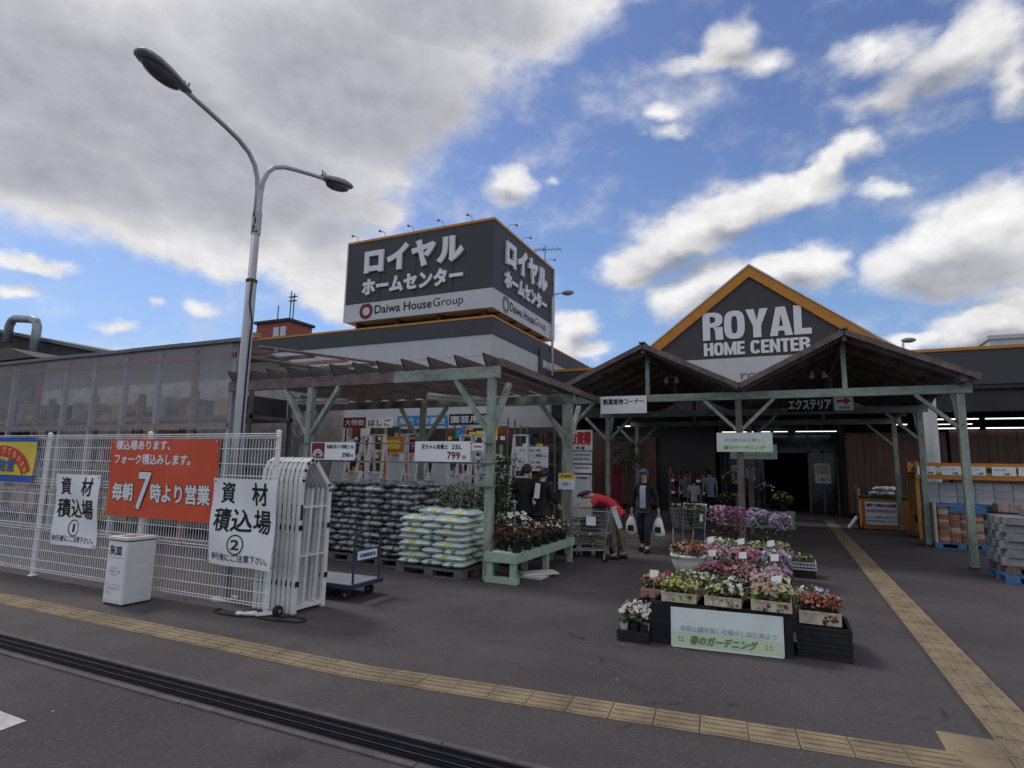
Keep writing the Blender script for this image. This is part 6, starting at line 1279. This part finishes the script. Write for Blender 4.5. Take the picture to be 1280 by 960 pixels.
person('grey shirted person far back at the dark entrance, leftmost of three', (-3.3, 22.0, 0), .3, N_, 'cloth_grey', 'cloth_black', sleeve='short', sc=.98)
person('short person in a white top between the two far back at the entrance', (-2.98, 21.6, 0), PI, N_, 'cloth_white', 'cloth_black', sleeve='short', sc=.84)
person('pale shirted person far back at the dark entrance, rightmost of three', (-2.5, 22.0, 0), PI + .5, N_, 'cloth_lav', 'cloth_black', sleeve='short', sc=1.04)

# ------------------------------------------------------------------ shopping carts
def cart(label, loc, rz, filled):
    t = thing('shopping_cart', label, 'shopping cart', loc, 'shopping carts', rz)
    def S(name, m, f, par=None): b = MB(); f(b); return b.build(name, m, par or t)
    def wires(b):
        x0, x1, w, zb_, zt = -.38, .36, .25, .52, .92
        def pt(u, s_, q): return (x0 + (x1 - x0) * u + (.04 if u == 0 else 0) * (1 - q), s_ * (w - .04 * (1 - q)), zb_ + (zt - zb_) * q)
        for q in (0, .2, .4, .6, .8, 1):
            r_ = .009 if q == 1 else .004; L_ = [pt(0, -1, q), pt(1, -1, q), pt(1, 1, q), pt(0, 1, q), pt(0, -1, q)]; b.tube(L_, r_, 5)
        for k in range(13):
            for s_ in (-1, 1): b.tube([pt(k / 12, s_, 0), pt(k / 12, s_, 1)], .003, 4)
        for k in range(8):
            for u in (0, 1): p0, p1 = pt(u, -1 + 2 * k / 7, 0), pt(u, -1 + 2 * k / 7, 1); b.tube([p0, p1], .003, 4)
            b.tube([pt(0, -1 + 2 * k / 7, 0), pt(1, -1 + 2 * k / 7, 0)], .003, 4)
    S('basket', 'wire_chrome', wires)
    S('frame', 'steel', lambda b: [b.tube([(.42, s_ * .25, .99), (.38, s_ * .25, .90), (.30, s_ * .24, .50), (.28, s_ * .24, .22), (-.36, s_ * .20, .17)], .013, 6) for s_ in (-1, 1)] + [b.tube([(-.30, s_ * .22, .50), (-.36, s_ * .2, .17)], .011, 6) for s_ in (-1, 1)] + [b.tube([(.30, -.24, .50), (.30, .24, .50)], .011, 6), b.tube([(-.36, -.2, .17), (-.36, .2, .17)], .011, 6), b.tube([(.28, -.24, .22), (.28, .24, .22)], .011, 6)])
    S('handle', 'tube_white', lambda b: b.tube([(.42, -.26, .99), (.42, .26, .99)], .017, 8))
    for x, s_ in ((.27, -1), (.27, 1), (-.35, -1), (-.35, 1)):
        wl = S('wheel', 'rubber', lambda b: b.tube([(x, s_ * .21 - .014, .06), (x, s_ * .21 + .014, .06)], .06, 14)); S('fork', 'steel', lambda b: b.box(x - .015, x + .015, s_ * .21 - .022, s_ * .21 - .016, .05, .17), wl)
    S('lower_shelf', 'wire_chrome', lambda b: [b.tube([(-.34, y, .19), (.27, y, .21)], .004, 4) for y in (-.18, -.12, -.06, 0, .06, .12, .18)])
    S('sign_plate', 'sign_white', lambda b: b.box(-.06, .12, -.272, -.266, .66, .82))
    return t
cart('shopping cart with a wire basket pushed by the person in red', (-3.42, 11.1, 0), .08, 1); cart('empty shopping cart parked near the entrance behind the walking man', (-1.95, 13.2, 0), 1.35, 0)
b = MB((-3.4, 11.1, .55)); b.box(-3.62, -3.30, 10.98, 11.2, .535, .78); tag(b.build('parcel', 'goods_dark'), 'dark parcel inside the basket of the cart pushed by the person in red', 'parcel')
potted('leafy green plant lying in the cart near the entrance', -1.85, 13.15, .54, .1, .16, .34, ['leaf_mid', 'leaf_light'], ['fl_cream'], 5, 160, ls=.1)

# ------------------------------------------------------------------ right side: garden goods
t = thing('sale_box', 'orange display box with a white weed killer notice near the entrance', 'display box', (2.75, 22.3, 0)); o = (2.75, 22.3, 0)
b = MB(o); b.box(2.12, 3.46, 21.95, 22.8, .02, .98); b.build('body', 'box_orange', t, bev=.01); b = MB(o); b.box(2.08, 3.50, 21.91, 22.84, .982, 1.03); b.build('lid', 'leaf_dark', t)
b = MB(o); b.box(2.20, 3.08, 21.93, 21.945, .16, .86); b.build('notice', 'sign_white', t)
b = MB(o); letters(b, '雑草でお悩みのお客様', (2.24, 21.93, .70), X, Z, .80, .11, bold=.03); letters(b, '詳しくは係員にお尋ね下さい', (2.24, 21.93, .36), X, Z, .80, .06, bold=.01); letters(b, '除草剤売場は奥にございます', (2.24, 21.93, .24), X, Z, .8, .06, bold=.01); b.build('lettering', 'ink', t)
b = MB(o); letters(b, '除草剤特別販売中', (2.24, 21.93, .53), X, Z, .80, .11, bold=.02); b.build('lettering', 'fl_pink', t)
put_sack = MB((2.9, 22.4, 1.03))
o2 = bag_mesh('white_sack', .7, .42, .16, ['bag_white', 'goods_pale', 'goods_pale'], 77, bk_print_glint); o2.location = (2.75, 22.35, 1.032); tag(o2, 'white sack lying on the orange display box', 'sack'); o3 = o2.copy(); COL.objects.link(o3); o3.location = (2.85, 22.38, 1.18); o3.rotation_euler = (0, 0, .2); tag(o3, 'upper white sack on top of the other on the orange display box', 'sack')
t = thing('floor_sign', 'small slanted white floor sign left of the orange display box', 'floor sign', (2.0, 22.0, 0)); o = (2.0, 22, 0); b = MB(o); b.prism([(1.72, 21.9, .02), (1.75, 21.9, 0), (2.0, 21.9, .36), (1.97, 21.9, .38)], (0, .5, 0)); b.build('panel', 'sign_white', t); b = MB(o); b.prism([(2.03, 21.9, 0), (2.06, 21.9, 0), (2.0, 21.9, .36), (1.985, 21.9, .34)], (0, .5, 0)); b.build('stand', 'black_plastic', t)
# goods rack with orange beams
t = thing('goods_rack', 'long rack with orange beams and white price cards along the right wall', 'rack', (3.2, 19.6, 0)); o = (3.2, 19.6, 0)
for x in (3.2, 5.9, 8.6, 11.3): 
    for y in (19.55, 20.6): b = MB(o); b.box(x, x + .09, y, y + .09, 0, 2.1); b.build('upright', 'orange_trim', t)
for y in (19.50, 20.65):
    b = MB(o); b.box(3.2, 11.4, y, y + .045, 1.62, 1.78); b.box(3.2, 11.4, y, y + .045, 1.95, 2.06); b.build('beam', 'orange_trim', t)
b = MB(o); b.box(3.2, 11.4, 19.55, 20.64, 1.785, 1.805); b.build('shelf', 'cardboard', t)
for k in range(15):
    x = 3.25 + .55 * k; b = MB(o); b.box(x, x + .42 + .08 * (k % 2), 19.485, 19.497, 1.74, 1.97); b.build('price_card', 'sign_white', t)
    b = MB(o); letters(b, ('ブロック', 'レンガ', 'インター', '砂利')[k % 4], (x + .05, 19.485, 1.87), X, Z, .25, .05); letters(b, str(98 + 50 * (k % 5)), (x + .24, 19.485, 1.76), X, Z, .12, .06, bold=.02); b.build('lettering', 'ink', t)
bl = MB(); bl.box(-.195, .195, -.095, .095, 0, .185); blk = bl.build('concrete_block', 'block_white', bev=.006)
first = True
for k in range(14):
    for j in range(3):
        q = blk if first else blk.copy()
        if not first: COL.objects.link(q)
        first = False; q.location = (3.55 + .40 * k, 19.80, .98 + j * .187); tag(q, 'pale concrete block in the long wall of blocks on the orange rack', 'block', 'pale blocks on the orange rack')
pallet('blue pallet shelf under the pale blocks on the orange rack', 3.32, 9.2, 19.62, 20.5, .83, 'pallet_blue')
t = thing('rack_table', 'dark slatted base carrying the blue pallet below the orange rack', 'base', (6, 20, 0)); b = MB((6, 20, 0)); b.box(3.35, 9.2, 19.7, 20.5, .0, .82); b.build('body', 'wall_dark', t)
# brick stack on a blue pallet
pallet('blue pallet under the red brick stack', 3.14, 4.20, 17.35, 18.35, 0, 'pallet_blue', 'blue pallets'); pallet('blue pallet under the brown paver stack', 4.40, 5.50, 17.35, 18.35, 0, 'pallet_blue', 'blue pallets')
br = MB(); br.box(-.105, .105, -.05, .05, 0, .058); brk = br.build('brick', 'brick_red', bev=.004); br2 = MB(); br2.box(-.105, .105, -.05, .05, 0, .058); brk2 = br2.build('brick', 'brick_pale', bev=.004); fu = set()
for lv in range(14):
    for i in range(4):
        for j in range(2):
            s_ = brk2 if rnd.random() < .35 else brk; q = s_ if s_.name not in fu else s_.copy()
            if s_.name in fu: COL.objects.link(q)
            fu.add(s_.name); q.location = (3.36 + .22 * i + rnd.uniform(-.008, .008), 17.46 + .11 * j + rnd.uniform(-.01, .01), .142 + lv * .0595); q.rotation_euler = (0, 0, rnd.uniform(-.04, .04)); tag(q, ('reddish brick' if s_ is brk else 'pale buff brick') + ' in the stack on the blue pallet behind the post', 'brick', 'red bricks stacked on the blue pallet' if s_ is brk else 'buff bricks stacked on the blue pallet')
b = MB((3.2, 17.5, .14)); b.box(3.16, 3.22, 17.36, 18.2, .142, 1.08); tag(b.build('side_board', 'board_cream'), 'cream board standing at the left side of the brick stack', 'board')
t = thing('blue_sheet', 'blue plastic sheet over the top of the brick stack', 'sheet', (3.7, 17.8, .98)); b = MB((3.7, 17.8, .98)); b.box(3.15, 4.2, 17.42, 18.3, .985, 1.0); b.box(3.5, 4.2, 17.385, 17.40, .84, 1.0); b.build('film', 'pallet_blue', t)
for k, (z, m, lb) in enumerate(((.142, 'brick_red', 'lowest course of brown pavers on the right blue pallet'), (.38, 'terracotta', 'middle course of brown pavers on the right blue pallet'), (.63, 'brick_red', 'third course of brown pavers on the right blue pallet'), (.90, 'brick_pale', 'top course of pale orange pavers on the right blue pallet'))):
    b = MB((4.9, 17.8, z)); 
    for i in range(5):
        for j in range(2): b.box(4.42 + .215 * i, 4.625 + .215 * i, 17.40 + .2 * j, 17.59 + .2 * j, z, z + .23 if k < 3 else z + .2)
    tag(b.build('paver_bundle', m), lb, 'paver bundle')
# grey concrete blocks near the front
pallet('blue pallet under the grey concrete blocks at the right edge', 3.16, 4.26, 12.25, 13.35, 0, 'pallet_blue', 'blue pallets'); pallet('brown wooden pallet on the blue one under the grey blocks', 3.18, 4.24, 12.27, 13.33, .141, 'wood_brown')
gb = MB(); gb.box(-.195, .195, -.095, .095, 0, .125); gb.box(-.13, -.02, -.0955, -.0951, .03, .1) if False else None
gblk = gb.build('concrete_block', 'block_grey', bev=.008); fst = True
for lv in range(7):
    for i in range(3):
        for j in range(5):
            if lv == 6 and (i == 0 or j > 3): continue
            q = gblk if fst else gblk.copy()
            if not fst: COL.objects.link(q)
            fst = False; off = .10 * ((lv + j) % 2)
            q.location = (3.37 + .395 * i + (off - .05) * .5 + rnd.uniform(-.012, .012), 12.42 + .20 * j + rnd.uniform(-.02, .02) - (.05 if (lv + i) % 2 else 0), .284 + lv * .131); q.rotation_euler = (0, 0, rnd.uniform(-.03, .03)); tag(q, 'grey concrete block in the stepped stack at the right edge', 'block', 'grey concrete blocks at the right edge')
